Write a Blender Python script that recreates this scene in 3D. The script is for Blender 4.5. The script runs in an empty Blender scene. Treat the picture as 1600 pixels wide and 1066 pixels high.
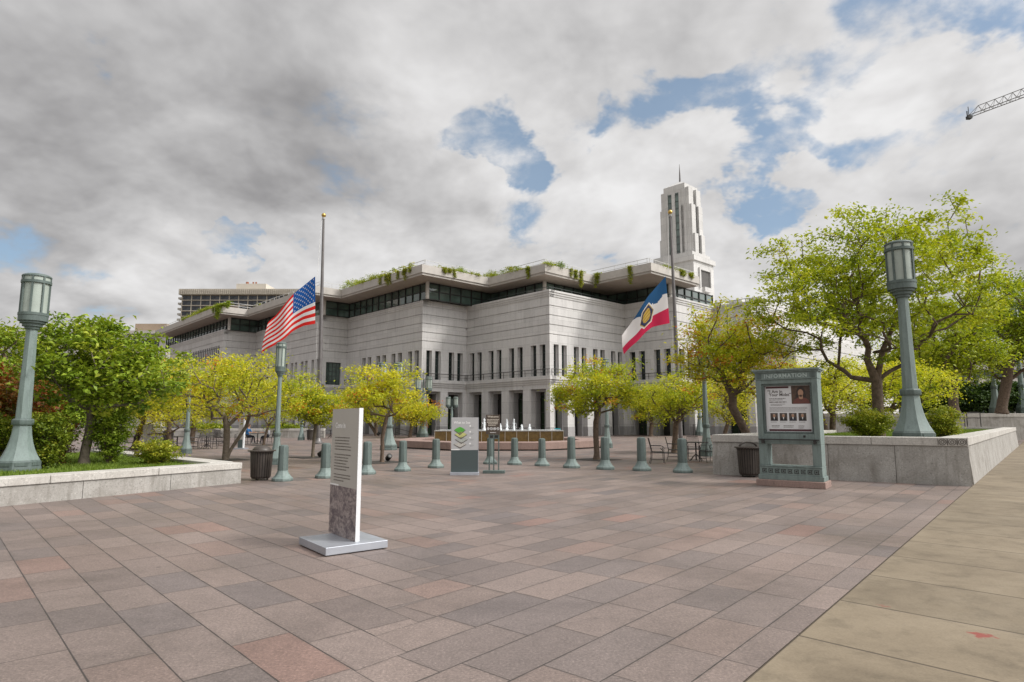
import bpy, bmesh, math, random
import numpy as np
from mathutils import Vector, Matrix
R = math.radians
sc = bpy.context.scene
col = sc.collection

# ------------------------------------------------------------------ camera
F_PX, EYE, HOR = 970.0, 1.6, 657.0          # focal length and horizon in photo pixels (1600 x 1066)
TH = math.atan((HOR - 533) / F_PX)
cam = bpy.data.cameras.new('camera')
cam.sensor_width = 36.0
cam.lens = F_PX / 1600 * 36
cam.clip_start, cam.clip_end = 0.05, 9000
cam_o = bpy.data.objects.new('camera', cam)
cam_o.location = (0, 0, EYE)
cam_o.rotation_euler = (R(90) + TH, 0, 0)
col.objects.link(cam_o)
sc.camera = cam_o

# ------------------------------------------------------------------ light
SUN_AZ, SUN_EL = R(102), R(46)               # azimuth clockwise from +Y (straight ahead)
SUN_DIR = Vector((math.sin(SUN_AZ) * math.cos(SUN_EL), math.cos(SUN_AZ) * math.cos(SUN_EL), math.sin(SUN_EL)))
sun = bpy.data.lights.new('sun', 'SUN')
sun.energy = 2.2
sun.angle = R(10)
sun.color = (1.0, 0.965, 0.91)
sun_o = bpy.data.objects.new('sun', sun)
sun_o.rotation_euler = SUN_DIR.to_track_quat('Z', 'Y').to_euler()
sun_o.location = (30, -20, 60)
col.objects.link(sun_o)
sc.view_settings.view_transform = 'Standard'
sc.view_settings.look = 'None'
sc.view_settings.gamma = 1
sc.view_settings.use_curve_mapping = False
sc.view_settings.exposure = 0.38
sc.cycles.max_bounces = 6
sc.cycles.transmission_bounces = 4
sc.cycles.transparent_max_bounces = 8
sc.cycles.use_denoising = True

def ray(u, v):
    x, y = (u - 800) / F_PX, -(v - 533) / F_PX
    c, s = math.cos(TH), math.sin(TH)
    return Vector((x, c - y * s, s + y * c))
def G(u, v, z=0.0):                          # the point of height z seen at a photo pixel
    d = ray(u, v); t = (z - EYE) / d.z
    return Vector((d.x * t, d.y * t, z))
def D(u, v, Y):                              # the point at distance Y seen at a photo pixel
    d = ray(u, v); t = Y / d.y
    return Vector((d.x * t, Y, EYE + d.z * t))

# node helper -------------------------------------------------------
class NT:
    def __init__(s, tree): s.t = tree; s.n = tree.nodes; s.l = tree.links
    def new(s, typ, **kw):
        nd = s.n.new(typ)
        for k, v in kw.items():
            if k.startswith('i_'):
                key = k[2:]; key = int(key) if key.isdigit() else key.replace('_', ' ')
                if hasattr(v, 'is_linked') or isinstance(v, bpy.types.NodeSocket): s.l.new(v, nd.inputs[key])
                else: nd.inputs[key].default_value = v
            else: setattr(nd, k, v)
        return nd
    def math(s, op, a, b=0.0, c=None, clamp=False):
        nd = s.n.new('ShaderNodeMath'); nd.operation = op; nd.use_clamp = clamp
        for i, v in enumerate((a, b) if c is None else (a, b, c)):
            if isinstance(v, bpy.types.NodeSocket): s.l.new(v, nd.inputs[i])
            else: nd.inputs[i].default_value = v
        return nd.outputs[0]
    def vmath(s, op, a, b=(0, 0, 0), scale=None):
        nd = s.n.new('ShaderNodeVectorMath'); nd.operation = op
        for i, v in enumerate((a, b)):
            if isinstance(v, bpy.types.NodeSocket): s.l.new(v, nd.inputs[i])
            else: nd.inputs[i].default_value = v
        if scale is not None:
            if isinstance(scale, bpy.types.NodeSocket): s.l.new(scale, nd.inputs['Scale'])
            else: nd.inputs['Scale'].default_value = scale
        return nd.outputs['Value'] if op in ('DOT_PRODUCT', 'LENGTH', 'DISTANCE') else nd.outputs[0]
    def noise(s, vec, scale=5, detail=4, rough=0.55, dist=0.0, dims='3D', w=None):
        nd = s.n.new('ShaderNodeTexNoise'); nd.noise_dimensions = dims
        if vec is not None: s.l.new(vec, nd.inputs['Vector'])
        nd.inputs['Scale'].default_value = scale; nd.inputs['Detail'].default_value = detail
        nd.inputs['Roughness'].default_value = rough; nd.inputs['Distortion'].default_value = dist
        return nd.outputs['Fac']
    def ramp(s, fac, stops, interp='LINEAR'):
        nd = s.n.new('ShaderNodeValToRGB'); cr = nd.color_ramp; cr.interpolation = interp
        while len(cr.elements) < len(stops): cr.elements.new(0.5)
        for e, (p, c) in zip(cr.elements, stops):
            e.position = p; e.color = (c, c, c, 1) if isinstance(c, (int, float)) else (*c, 1)
        s.l.new(fac, nd.inputs[0])
        return nd.outputs[0]
    def mix(s, fac, a, b, blend='MIX'):
        nd = s.n.new('ShaderNodeMix'); nd.data_type = 'RGBA'; nd.blend_type = blend
        for k, v in ((0, fac), (6, a), (7, b)):
            if isinstance(v, bpy.types.NodeSocket): s.l.new(v, nd.inputs[k])
            elif k == 0: nd.inputs[0].default_value = v
            else: nd.inputs[k].default_value = (*v, 1)
        return nd.outputs[2]
    def maprange(s, v, a, b, c=0.0, d=1.0, smooth=False):
        nd = s.n.new('ShaderNodeMapRange'); nd.clamp = True
        if smooth: nd.interpolation_type = 'SMOOTHSTEP'
        s.l.new(v, nd.inputs[0])
        for i, x in enumerate((a, b, c, d)): nd.inputs[i + 1].default_value = x
        return nd.outputs[0]

# ------------------------------------------------------------------ sky
world = bpy.data.worlds.new('World'); sc.world = world
world.use_nodes = True
SKY_SEED = 14.8
def build_sky():
    t = NT(world.node_tree); t.n.clear()
    out = t.new('ShaderNodeOutputWorld')
    sky = t.new('ShaderNodeTexSky', sky_type='NISHITA', sun_disc=False, sun_elevation=SUN_EL, sun_rotation=SUN_AZ,
                air_density=1.0, dust_density=0.6, ozone_density=1.5)
    blue = t.new('ShaderNodeBackground', i_Color=t.mix(0.35, sky.outputs[0], (2.6, 3.6, 4.3)), i_Strength=0.10)
    d = t.new('ShaderNodeTexCoord').outputs['Generated']
    sep = t.new('ShaderNodeSeparateXYZ', i_0=d)
    zc = t.math('ADD', t.math('MAXIMUM', sep.outputs[2], 0.0), 0.40)
    px, py = t.math('DIVIDE', sep.outputs[0], zc), t.math('DIVIDE', sep.outputs[1], zc)
    p = t.new('ShaderNodeCombineXYZ', i_0=px, i_1=py, i_2=SKY_SEED).outputs[0]
    warp = t.new('ShaderNodeTexNoise', i_Vector=p, i_Scale=2.2, i_Detail=2.0)
    pw = t.vmath('ADD', p, t.vmath('SCALE', t.vmath('SUBTRACT', warp.outputs['Color'], (0.5, 0.5, 0.5)), scale=0.14))
    def puffs(v, sc_):
        nd = t.new('ShaderNodeTexVoronoi', feature='F1', i_Vector=v, i_Scale=sc_)
        nd.inputs['Detail'].default_value = 3.0; nd.inputs['Roughness'].default_value = 0.55; nd.inputs['Lacunarity'].default_value = 2.3
        nd.normalize = True
        return t.math('SUBTRACT', 1.0, nd.outputs['Distance'])
    off = (0.035, -0.055, 0)
    pl = t.vmath('ADD', pw, off)
    big = t.noise(pw, 3.6, 9, 0.58)
    low = t.noise(pw, 2.0, 3, 0.5)
    puff, puffl = puffs(pw, 4.2), puffs(pl, 4.2)
    wb = t.new('ShaderNodeTexNoise', i_Vector=pw, i_Scale=4.5, i_Detail=5.0, i_Roughness=0.6)
    dn = t.vmath('ADD', t.vmath('NORMALIZE', d), t.vmath('SCALE', t.vmath('SUBTRACT', wb.outputs['Color'], (0.5, 0.5, 0.5)), scale=0.27))
    def blobs(lst, WT=1.0):
        tot = None
        for (u, v, r, w) in lst:
            dd = ray(u, v).normalized()
            dist = t.vmath('DISTANCE', dn, tuple(dd))
            b = t.math('MULTIPLY', t.maprange(dist, 1.15 * r / F_PX, 0.0, 0, 1, True), w * WT)
            tot = b if tot is None else t.math('ADD', tot, b)
        return tot
    holes = blobs([(700, 200, 80, .5), (765, 215, 85, .6), (800, 235, 60, .5), (740, 250, 50, .3),
                   (1225, 70, 100, .55), (1180, 120, 85, .5), (1110, 140, 70, .5), (1060, 160, 70, .5), (1290, 120, 70, .3), (1290, 175, 80, .55), (1330, 40, 110, .4), (1245, 160, 60, .4),
                   (1170, 200, 70, .55), (1215, 185, 45, .4), (1148, 285, 60, .65), (1215, 340, 65, .5), (1240, 330, 50, .4), (1440, 90, 90, .45), (1490, 60, 100, .45), (1400, 30, 90, .35),
                   (1400, 225, 80, .45), (1460, 205, 70, .4), (1350, 190, 70, .45), (1580, 20, 120, .45), (1560, 70, 80, .3), (1400, 300, 90, .3), (1470, 275, 70, .3), (1560, 200, 80, .3), (335, 345, 60, .5), (360, 365, 70, .5), (395, 375, 50, .4), (850, 385, 90, .5), (920, 380, 70, .3), (220, 440, 90, .4), (30, 360, 90, .35),
                   (125, 75, 55, .40), (480, 430, 60, .3), (970, 185, 35, .4), (1010, 300, 50, .3), (800, 240, 30, .4), (660, 105, 40, .3)], 1.05)
    isles = blobs([(1400, 125, 85, .5), (1330, 150, 50, .3), (1500, 90, 70, .5), (1190, 150, 45, .4), (1270, 220, 50, .3), (1560, 120, 70, .4), (1240, 20, 40, .3)], 1.0)
    darks = blobs([(230, 60, 420, .30), (60, 230, 330, .22), (420, 120, 300, .24), (610, 290, 150, .34), (700, 330, 130, .22), (330, 260, 260, .20), (150, 270, 220, .16),
                   (80, 20, 250, .2), (440, 340, 130, .22), (60, 440, 150, .22), (360, 400, 90, .12), (1520, 300, 160, .18), (900, 340, 110, .12), (1290, 250, 90, .10), (860, 130, 110, .16), (520, 190, 130, .14)], 0.36)
    brights = blobs([(930, 250, 170, .26), (780, 290, 110, .34), (1050, 170, 170, .22), (1180, 165, 80, .2), (1260, 230, 110, .22), (1360, 150, 120, .22), (1200, 420, 260, .18), (600, 130, 130, .16), (300, 185, 130, .2), (1420, 280, 200, .12), (560, 400, 120, .22),
                     (430, 400, 100, .22), (200, 415, 110, .25), (230, 475, 90, .3), (1000, 330, 160, .2), (560, 20, 120, .12), (660, 120, 140, .2)], 0.56)
    dens = t.math('SUBTRACT', t.math('ADD', t.math('MULTIPLY_ADD', big, 2.3, -0.2), t.math('MULTIPLY', puff, 0.8)), t.math('SUBTRACT', t.math('MINIMUM', holes, 0.52), isles))
    cover = t.maprange(dens, 0.80, 1.20, 0.10, 1, True)
    relief = t.math('SUBTRACT', puff, puffl)
    shade = t.math('ADD', t.math('MULTIPLY', relief, 0.9), t.math('ADD', t.math('MULTIPLY', t.math('SUBTRACT', low, 0.5), 0.9), t.math('MULTIPLY', t.math('SUBTRACT', big, 0.5), 0.5)))
    shade = t.math('SUBTRACT', t.math('ADD', t.math('ADD', shade, 0.62), brights), darks)
    cl = t.ramp(shade, [(0.0, (.19, .187, .192)), (0.22, (.275, .27, .273)), (0.48, (.41, .405, .406)), (0.72, (.535, .528, .527)), (0.98, (.66, .655, .655))])
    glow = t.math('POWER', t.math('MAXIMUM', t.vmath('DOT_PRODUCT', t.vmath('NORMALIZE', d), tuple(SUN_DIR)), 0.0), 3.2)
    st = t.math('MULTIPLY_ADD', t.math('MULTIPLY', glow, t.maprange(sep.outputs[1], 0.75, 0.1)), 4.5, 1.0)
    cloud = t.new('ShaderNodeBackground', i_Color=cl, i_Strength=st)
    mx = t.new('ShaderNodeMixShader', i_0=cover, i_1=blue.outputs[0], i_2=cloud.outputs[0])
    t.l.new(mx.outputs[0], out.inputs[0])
build_sky()

# ------------------------------------------------------------------ materials
MATS = {}
def principled(name):
    m = bpy.data.materials.new(name); m.use_nodes = True
    t = NT(m.node_tree); b = t.n['Principled BSDF']
    return m, t, b
def mat(name, c1, c2=None, rough=0.6, scale=8.0, metal=0.0, bump=0.0, spec=0.5, detail=5, coat=0.0):
    """a two-tone mottled surface"""
    if name in MATS: return MATS[name]
    m, t, b = principled(name)
    co = t.new('ShaderNodeTexCoord').outputs['Object']
    n = t.noise(co, scale, detail, 0.6)
    c2 = c2 or tuple(x * 0.8 for x in c1)
    t.l.new(t.mix(t.maprange(n, 0.3, 0.7), c2, c1), b.inputs['Base Color'])
    t.l.new(t.maprange(t.noise(co, scale * 2.3, 3), 0.3, 0.7, max(rough - .08, 0.02), min(rough + .08, 1)), b.inputs['Roughness'])
    b.inputs['Metallic'].default_value = metal
    b.inputs['Specular IOR Level'].default_value = spec
    if bump:
        bp = t.new('ShaderNodeBump', i_Strength=bump, i_Distance=0.02, i_Height=t.noise(co, scale * 6, 4))
        t.l.new(bp.outputs[0], b.inputs['Normal'])
    MATS[name] = m
    return m

PLAZA_E0 = G(1160, 1066)                     # a point of the plaza edge along the sidewalk
DIR_B = R(49.4)                              # direction of that edge
DIR_A = R(133.0)
E0, BV, AV = PLAZA_E0, Vector((math.cos(DIR_B), math.sin(DIR_B), 0)), Vector((math.cos(DIR_A), math.sin(DIR_A), 0))
BN = Vector((-BV.y, BV.x, 0))                # into the plaza
def paving_material():
    m, t, b = principled('granite_paving')
    co = t.new('ShaderNodeTexCoord').outputs['Object']
    sep = t.new('ShaderNodeSeparateXYZ', i_0=co)
    pe = t.vmath('SUBTRACT', co, tuple(E0))
    sr, tr = t.vmath('DOT_PRODUCT', pe, tuple(BV)), t.math('SUBTRACT', t.vmath('DOT_PRODUCT', pe, tuple(BN)), 0.24)
    sl, tl = t.vmath('DOT_PRODUCT', co, tuple(AV)), t.vmath('DOT_PRODUCT', co, (AV.y, -AV.x, 0))
    K = ((-0.85) * AV.y - 6.0 * AV.x) / .43 - ((Vector((-.85, 6, 0)) - E0).dot(BN) - .24) / .43
    side = t.math('GREATER_THAN', t.math('SUBTRACT', t.math('FLOOR', t.math('DIVIDE', tl, .43)), t.math('FLOOR', t.math('DIVIDE', tr, .43))), math.floor(K) + .5)
    def pick(a, c): return t.math('ADD', t.math('MULTIPLY', a, side), t.math('MULTIPLY', c, t.math('SUBTRACT', 1.0, side)))
    s, tt = pick(sr, sl), pick(tr, tl)
    H = 0.43
    rowf = t.math('DIVIDE', tt, H)
    row = t.math('FLOOR', rowf)
    rr = t.new('ShaderNodeTexWhiteNoise', noise_dimensions='2D', i_Vector=t.new('ShaderNodeCombineXYZ', i_0=row, i_1=side, i_2=0.0).outputs[0])
    rs = t.new('ShaderNodeSeparateColor', i_0=rr.outputs['Color'])
    L = t.math('MULTIPLY_ADD', rs.outputs[0], 0.13, 0.83)
    # vary the lengths inside a row a little with a slow wobble
    wob = t.math('MULTIPLY', t.math('SINE', t.math('MULTIPLY_ADD', s, 1.9, t.math('MULTIPLY', rs.outputs[1], 40.0))), 0.09)
    cf = t.math('ADD', t.math('DIVIDE', t.math('ADD', s, wob), L), t.math('MULTIPLY', rs.outputs[1], 17.0))
    cell = t.math('FLOOR', cf)
    fr, ff = t.math('FRACT', rowf), t.math('FRACT', cf)
    er = t.math('MULTIPLY', t.math('MINIMUM', fr, t.math('SUBTRACT', 1.0, fr)), H)
    ec = t.math('MULTIPLY', t.math('MINIMUM', ff, t.math('SUBTRACT', 1.0, ff)), L)
    jr = t.maprange(t.math('ADD', er, t.math('MULTIPLY', t.math('SUBTRACT', t.noise(co, 4.0, 5, .7), .5), .012)), 0.0025, 0.0075, 0, 1, True)
    jc = t.maprange(t.math('ADD', ec, t.math('MULTIPLY', t.math('SUBTRACT', t.noise(co, 5.0, 5, .7), .5), .012)), 0.002, 0.007, 0.12, 1, True)
    joint = t.math('MULTIPLY', jr, jc)
    cr = t.new('ShaderNodeTexWhiteNoise', noise_dimensions='3D', i_Vector=t.new('ShaderNodeCombineXYZ', i_0=row, i_1=cell, i_2=side).outputs[0])
    cs = t.new('ShaderNodeSeparateColor', i_0=cr.outputs['Color'])
    tone = t.ramp(cs.outputs[0], [(0.0, (.115, .096, .092)), (0.06, (.142, .115, .105)), (0.25, (.158, .124, .110)), (0.6, (.185, .144, .126)), (0.88, (.172, .130, .112)), (0.97, (.190, .132, .111)), (1.0, (.192, .120, .099))])
    val = t.math('MULTIPLY_ADD', cs.outputs[1], 0.18, 0.91)
    tone = t.mix(1.0, tone, t.new('ShaderNodeCombineColor', i_0=val, i_1=val, i_2=val).outputs[0], 'MULTIPLY')
    spk = t.noise(co, 48, 5, 0.85)
    spk2 = t.noise(co, 9, 6, 0.75)
    tone = t.mix(0.75, tone, t.ramp(spk, [(0.36, .38), (0.46, .92), (0.54, 1.03), (0.64, 1.9)]), 'MULTIPLY')
    tone = t.mix(0.5, tone, t.ramp(spk2, [(0.25, .62), (0.5, 1.0), (0.75, 1.25)]), 'MULTIPLY')
    stain = t.noise(co, 0.42, 7, 0.68, 0.6)
    tone = t.mix(0.7, tone, t.ramp(stain, [(0.3, .58), (0.5, .98), (0.68, 1.2)]), 'MULTIPLY')
    gum = t.new('ShaderNodeTexVoronoi', i_Vector=co, i_Scale=1.1)
    gm = t.math('MULTIPLY', t.maprange(gum.outputs['Distance'], 0.045, 0.03, 0, 1), t.math('GREATER_THAN', t.new('ShaderNodeSeparateColor', i_0=gum.outputs['Color']).outputs[0], 0.72))
    tone = t.mix(t.math('MULTIPLY', gm, 0.55), tone, (.06, .05, .045))
    edge = t.math('MINIMUM', er, ec)
    grime = t.math('MULTIPLY', t.maprange(edge, 0.035, 0.0), t.maprange(t.noise(co, 2.6, 5, .7), 0.42, 0.68))
    tone = t.mix(t.math('MULTIPLY', grime, 0.6), tone, (.085, .066, .055))
    tone = t.mix(joint, (.04, .032, .028), tone)
    t.l.new(tone, b.inputs['Base Color'])
    t.l.new(t.maprange(stain, 0.3, 0.7, 0.42, 0.66), b.inputs['Roughness'])
    b.inputs['Specular IOR Level'].default_value = 0.5
    hgt = t.math('ADD', t.math('MULTIPLY', joint, 1.0), t.math('ADD', t.math('MULTIPLY', spk, 0.13), t.math('MULTIPLY', cs.outputs[2], 0.12)))
    bp = t.new('ShaderNodeBump', i_Strength=0.55, i_Distance=0.006, i_Height=hgt)
    t.l.new(bp.outputs[0], b.inputs['Normal'])
    return m
def sidewalk_material():
    m, t, b = principled('sidewalk_concrete')
    co = t.new('ShaderNodeTexCoord').outputs['Object']
    pe = t.vmath('SUBTRACT', co, tuple(E0))
    s = t.vmath('DOT_PRODUCT', pe, tuple(Vector((math.cos(DIR_B - R(4)), math.sin(DIR_B - R(4)), 0))))
    tt = t.vmath('DOT_PRODUCT', pe, tuple(-BN))
    cf = t.math('DIVIDE', t.math('ADD', s, 0.1), 1.22)
    ff = t.math('FRACT', cf)
    e = t.math('MULTIPLY', t.math('MINIMUM', ff, t.math('SUBTRACT', 1.0, ff)), 1.22)
    lf = t.math('DIVIDE', t.math('SUBTRACT', tt, 0.0), 3.1)
    l2 = t.math('FRACT', lf)
    e2 = t.math('MULTIPLY', t.math('MINIMUM', l2, t.math('SUBTRACT', 1.0, l2)), 3.1)
    wobble = t.math('MULTIPLY', t.noise(co, 5, 3), 0.006)
    j = t.math('MULTIPLY', t.maprange(t.math('ADD', e, wobble), 0.008, 0.02, 0, 1, True), t.maprange(e2, 0.006, 0.014, 0, 1, True))
    cell = t.new('ShaderNodeTexWhiteNoise', noise_dimensions='2D', i_Vector=t.new('ShaderNodeCombineXYZ', i_0=t.math('FLOOR', cf), i_1=t.math('FLOOR', lf), i_2=0.0).outputs[0]).outputs['Value']
    n = t.noise(co, 0.9, 7, 0.65, 0.8)
    tone = t.ramp(n, [(0.25, (.125, .099, .068)), (0.5, (.188, .152, .106)), (0.75, (.225, .186, .133))])
    v = t.math('MULTIPLY_ADD', cell, 0.16, 0.90)
    tone = t.mix(1.0, tone, t.new('ShaderNodeCombineColor', i_0=v, i_1=v, i_2=v).outputs[0], 'MULTIPLY')
    tone = t.mix(0.6, tone, t.ramp(t.noise(co, 60, 4, 0.7), [(0.3, .74), (0.55, 1.0), (0.8, 1.15)]), 'MULTIPLY')
    tone = t.mix(0.6, tone, t.ramp(t.noise(co, 3.2, 7, 0.7), [(0.33, .62), (0.5, 1.0), (0.8, 1.08)]), 'MULTIPLY')
    # a splash of red
    for (u, vv, r) in ((1533, 992, .085), (1381, 947, .05)):
        q = G(u, vv)
        dist = t.math('ADD', t.vmath('DISTANCE', co, tuple(q)), t.math('MULTIPLY', t.math('SUBTRACT', t.noise(co, 16, 4), 0.5), 0.22))
        tone = t.mix(t.math('MULTIPLY', t.maprange(dist, r, r * 0.5, 0, 1, True), 0.7 if r > .06 else .3), tone, (.22, .02, .022))
    tone = t.mix(j, (.07, .055, .04), tone)
    t.l.new(tone, b.inputs['Base Color'])
    b.inputs['Roughness'].default_value = 0.85
    b.inputs['Specular IOR Level'].default_value = 0.3
    bp = t.new('ShaderNodeBump', i_Strength=0.5, i_Distance=0.006, i_Height=t.math('ADD', j, t.math('MULTIPLY', t.noise(co, 70, 3), 0.15)))
    t.l.new(bp.outputs[0], b.inputs['Normal'])
    return m
def granite_material(name, base, dark, block=(1.55, 10), stain=0.35, origin=(0, 0, 0)):
    """speckled grey granite with vertical joints, run-down dirt and pale flecks"""
    m, t, b = principled(name)
    co = t.new('ShaderNodeTexCoord').outputs['Object']
    n1 = t.noise(co, 26, 4, 0.85); n2 = t.noise(co, 1.5, 7, 0.65, 0.5)
    tone = t.ramp(n1, [(0.34, tuple(x * 0.5 for x in base)), (0.45, base), (0.58, base), (0.68, tuple(min(x * 1.6, .85) for x in base))])
    st = t.new('ShaderNodeMapping', i_Vector=co); st.inputs['Scale'].default_value = (3.0, 3.0, 0.35)
    run = t.noise(st.outputs[0], 2.2, 6, 0.65)
    tone = t.mix(t.math('MULTIPLY', t.maprange(n2, 0.42, 0.72), stain), tone, dark)
    tone = t.mix(t.math('MULTIPLY', t.maprange(run, 0.5, 0.75), stain), tone, dark)
    t.l.new(tone, b.inputs['Base Color'])
    b.inputs['Roughness'].default_value = 0.8
    b.inputs['Specular IOR Level'].default_value = 0.35
    bp = t.new('ShaderNodeBump', i_Strength=0.25, i_Distance=0.006, i_Height=n1)
    t.l.new(bp.outputs[0], b.inputs['Normal'])
    MATS[name] = m
    return m
ANG_A, ANG_B = R(-47.0), R(43.0)
UA, UB = Vector((math.cos(ANG_A), math.sin(ANG_A), 0)), Vector((math.cos(ANG_B), math.sin(ANG_B), 0))
def facade_material(name, base):
    m, t, b = principled(name)
    co = t.new('ShaderNodeTexCoord').outputs['Object']
    h = t.math('ADD', t.vmath('DOT_PRODUCT', co, tuple(UA)), t.vmath('DOT_PRODUCT', co, tuple(UB)))
    sep = t.new('ShaderNodeSeparateXYZ', i_0=co)
    v = t.new('ShaderNodeCombineXYZ', i_0=h, i_1=sep.outputs[2], i_2=0.0).outputs[0]
    bk = t.new('ShaderNodeTexBrick', i_Vector=v, i_Scale=1.0, i_Mortar_Size=0.012, i_Mortar_Smooth=0.1, i_Brick_Width=1.6, i_Row_Height=1.16)
    bk.inputs['Color1'].default_value = (*base, 1); bk.inputs['Color2'].default_value = (*(x * 0.88 for x in base), 1)
    bk.inputs['Mortar'].default_value = (*(x * 0.62 for x in base), 1)
    tone = bk.outputs[0]
    tone = t.mix(0.6, tone, t.ramp(t.noise(co, 9, 6, 0.75), [(0.3, .78), (0.5, 1.0), (0.75, 1.16)]), 'MULTIPLY')
    mp = t.new('ShaderNodeMapping', i_Vector=v); mp.inputs['Scale'].default_value = (1.6, 0.22, 1)
    tone = t.mix(0.55, tone, t.ramp(t.noise(mp.outputs[0], 1.3, 7, 0.7), [(0.3, .72), (0.52, 1.0), (0.8, 1.06)]), 'MULTIPLY')
    spot = t.noise(co, 2.4, 2, 0.5)
    tone = t.mix(t.maprange(spot, 0.235, 0.20), tone, (.12, .11, .10))
    t.l.new(tone, b.inputs['Base Color'])
    b.inputs['Roughness'].default_value = 0.8
    b.inputs['Specular IOR Level'].default_value = 0.3
    MATS[name] = m
    return m
def leaf_material(name, stops, trans=0.35, rough=0.55):
    m = bpy.data.materials.new(name); m.use_nodes = True
    t = NT(m.node_tree); t.n.clear()
    at = t.new('ShaderNodeAttribute', attribute_name='tint')
    c = t.ramp(at.outputs['Fac'], stops)
    df = t.new('ShaderNodeBsdfPrincipled', i_Base_Color=c, i_Roughness=rough)
    df.inputs['Specular IOR Level'].default_value = 0.3
    tr = t.new('ShaderNodeBsdfTranslucent', i_Color=t.mix(1.0, c, (1.0, 1.0, 0.55), 'MULTIPLY'))
    mx = t.new('ShaderNodeMixShader', i_0=trans, i_1=df.outputs[0], i_2=tr.outputs[0])
    out = t.new('ShaderNodeOutputMaterial', i_Surface=mx.outputs[0])
    MATS[name] = m
    return m
def glass_material(name, c, rough=0.06, spec=0.8, metal=0.0):
    m, t, b = principled(name)
    co = t.new('ShaderNodeTexCoord').outputs['Object']
    n = t.noise(co, 0.55, 3, 0.5)
    t.l.new(t.mix(t.maprange(n, 0.35, 0.65), tuple(x * 0.45 for x in c), c), b.inputs['Base Color'])
    b.inputs['Roughness'].default_value = rough
    b.inputs['Specular IOR Level'].default_value = spec
    b.inputs['Metallic'].default_value = metal
    bp = t.new('ShaderNodeBump', i_Strength=0.06, i_Distance=0.05, i_Height=t.noise(co, 0.8, 2))
    t.l.new(bp.outputs[0], b.inputs['Normal'])
    MATS[name] = m
    return m
def patina_material(name, a, bb, c):
    m, t, b = principled(name)
    co = t.new('ShaderNodeTexCoord').outputs['Object']
    mp = t.new('ShaderNodeMapping', i_Vector=co); mp.inputs['Scale'].default_value = (3.5, 3.5, 0.6)
    n = t.noise(mp.outputs[0], 2.5, 7, 0.65, 0.4)
    tone = t.ramp(n, [(0.28, a), (0.5, bb), (0.75, c)])
    tone = t.mix(0.5, tone, t.ramp(t.noise(co, 22, 5, 0.7), [(0.3, .72), (0.5, 1.0), (0.8, 1.15)]), 'MULTIPLY')
    t.l.new(tone, b.inputs['Base Color'])
    t.l.new(t.maprange(n, 0.3, 0.7, 0.5, 0.72), b.inputs['Roughness'])
    b.inputs['Specular IOR Level'].default_value = 0.4
    MATS[name] = m
    return m

M_PAVE, M_WALK = paving_material(), sidewalk_material()
M_GRAN = granite_material('planter_granite', (.34, .325, .30), (.13, .115, .095), stain=.6)
M_CAP = granite_material('planter_cap_granite', (.46, .44, .405), (.22, .20, .175), stain=.45)
M_PINK = granite_material('pink_granite', (.28, .195, .168), (.14, .10, .085), stain=.45)
M_FAC = facade_material('facade_granite', (.57, .558, .542))
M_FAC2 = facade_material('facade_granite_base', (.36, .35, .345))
M_SOFFIT = mat('soffit_plaster', (.42, .36, .31), (.36, .31, .27), .8, 2)
M_CONC = mat('pale_concrete', (.47, .44, .40), (.38, .355, .325), .8, 1.2)
M_GLASS = glass_material('dark_window_glass', (.020, .030, .028), spec=.5)
M_GLASSG = glass_material('green_window_glass', (.09, .135, .115), .05, spec=1.0)
M_DOORG = glass_material('doorway_glass', (.03, .05, .028), .12, spec=.3)
M_DARK = mat('dark_bronze', (.022, .020, .018), (.014, .013, .012), .5, 5)
M_MULL = mat('window_mullion', (.035, .045, .042), None, .5, 4)
M_PAT = patina_material('green_patina', (.062, .082, .076), (.092, .120, .111), (.13, .165, .152))
M_PATL = patina_material('pale_green_patina', (.115, .147, .138), (.16, .203, .19), (.20, .25, .234))
M_LENS = mat('frosted_lamp_glass', (.34, .39, .345), (.29, .33, .295), .35, 3)
M_STEEL = mat('brushed_steel', (.44, .46, .50), (.38, .40, .44), .42, 3, metal=.6)
M_WHITE = mat('white_paint', (.66, .67, .68), (.62, .63, .64), .45, 4)
M_BARK = mat('bark', (.17, .12, .085), (.07, .048, .034), .9, 9, bump=.8)
M_BARKG = mat('grey_bark', (.20, .165, .125), (.10, .08, .06), .9, 9, bump=.8)
M_BIN = mat('brown_metal', (.055, .043, .034), (.038, .03, .025), .5, 10)
M_IRON = mat('black_iron', (.030, .024, .022), (.020, .017, .016), .5, 10)
M_POLE = mat('grey_pole_metal', (.15, .14, .135), (.11, .10, .10), .42, 3, metal=.3)
M_GOLD = mat('gilded_metal', (.62, .42, .12), None, .3, 3, metal=.9)
M_SOIL = mat('soil', (.06, .042, .028), (.03, .022, .016), .95, 6, bump=.6)
M_GRASSG = mat('lawn_ground', (.07, .105, .018), (.045, .07, .014), .95, 3)

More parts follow.
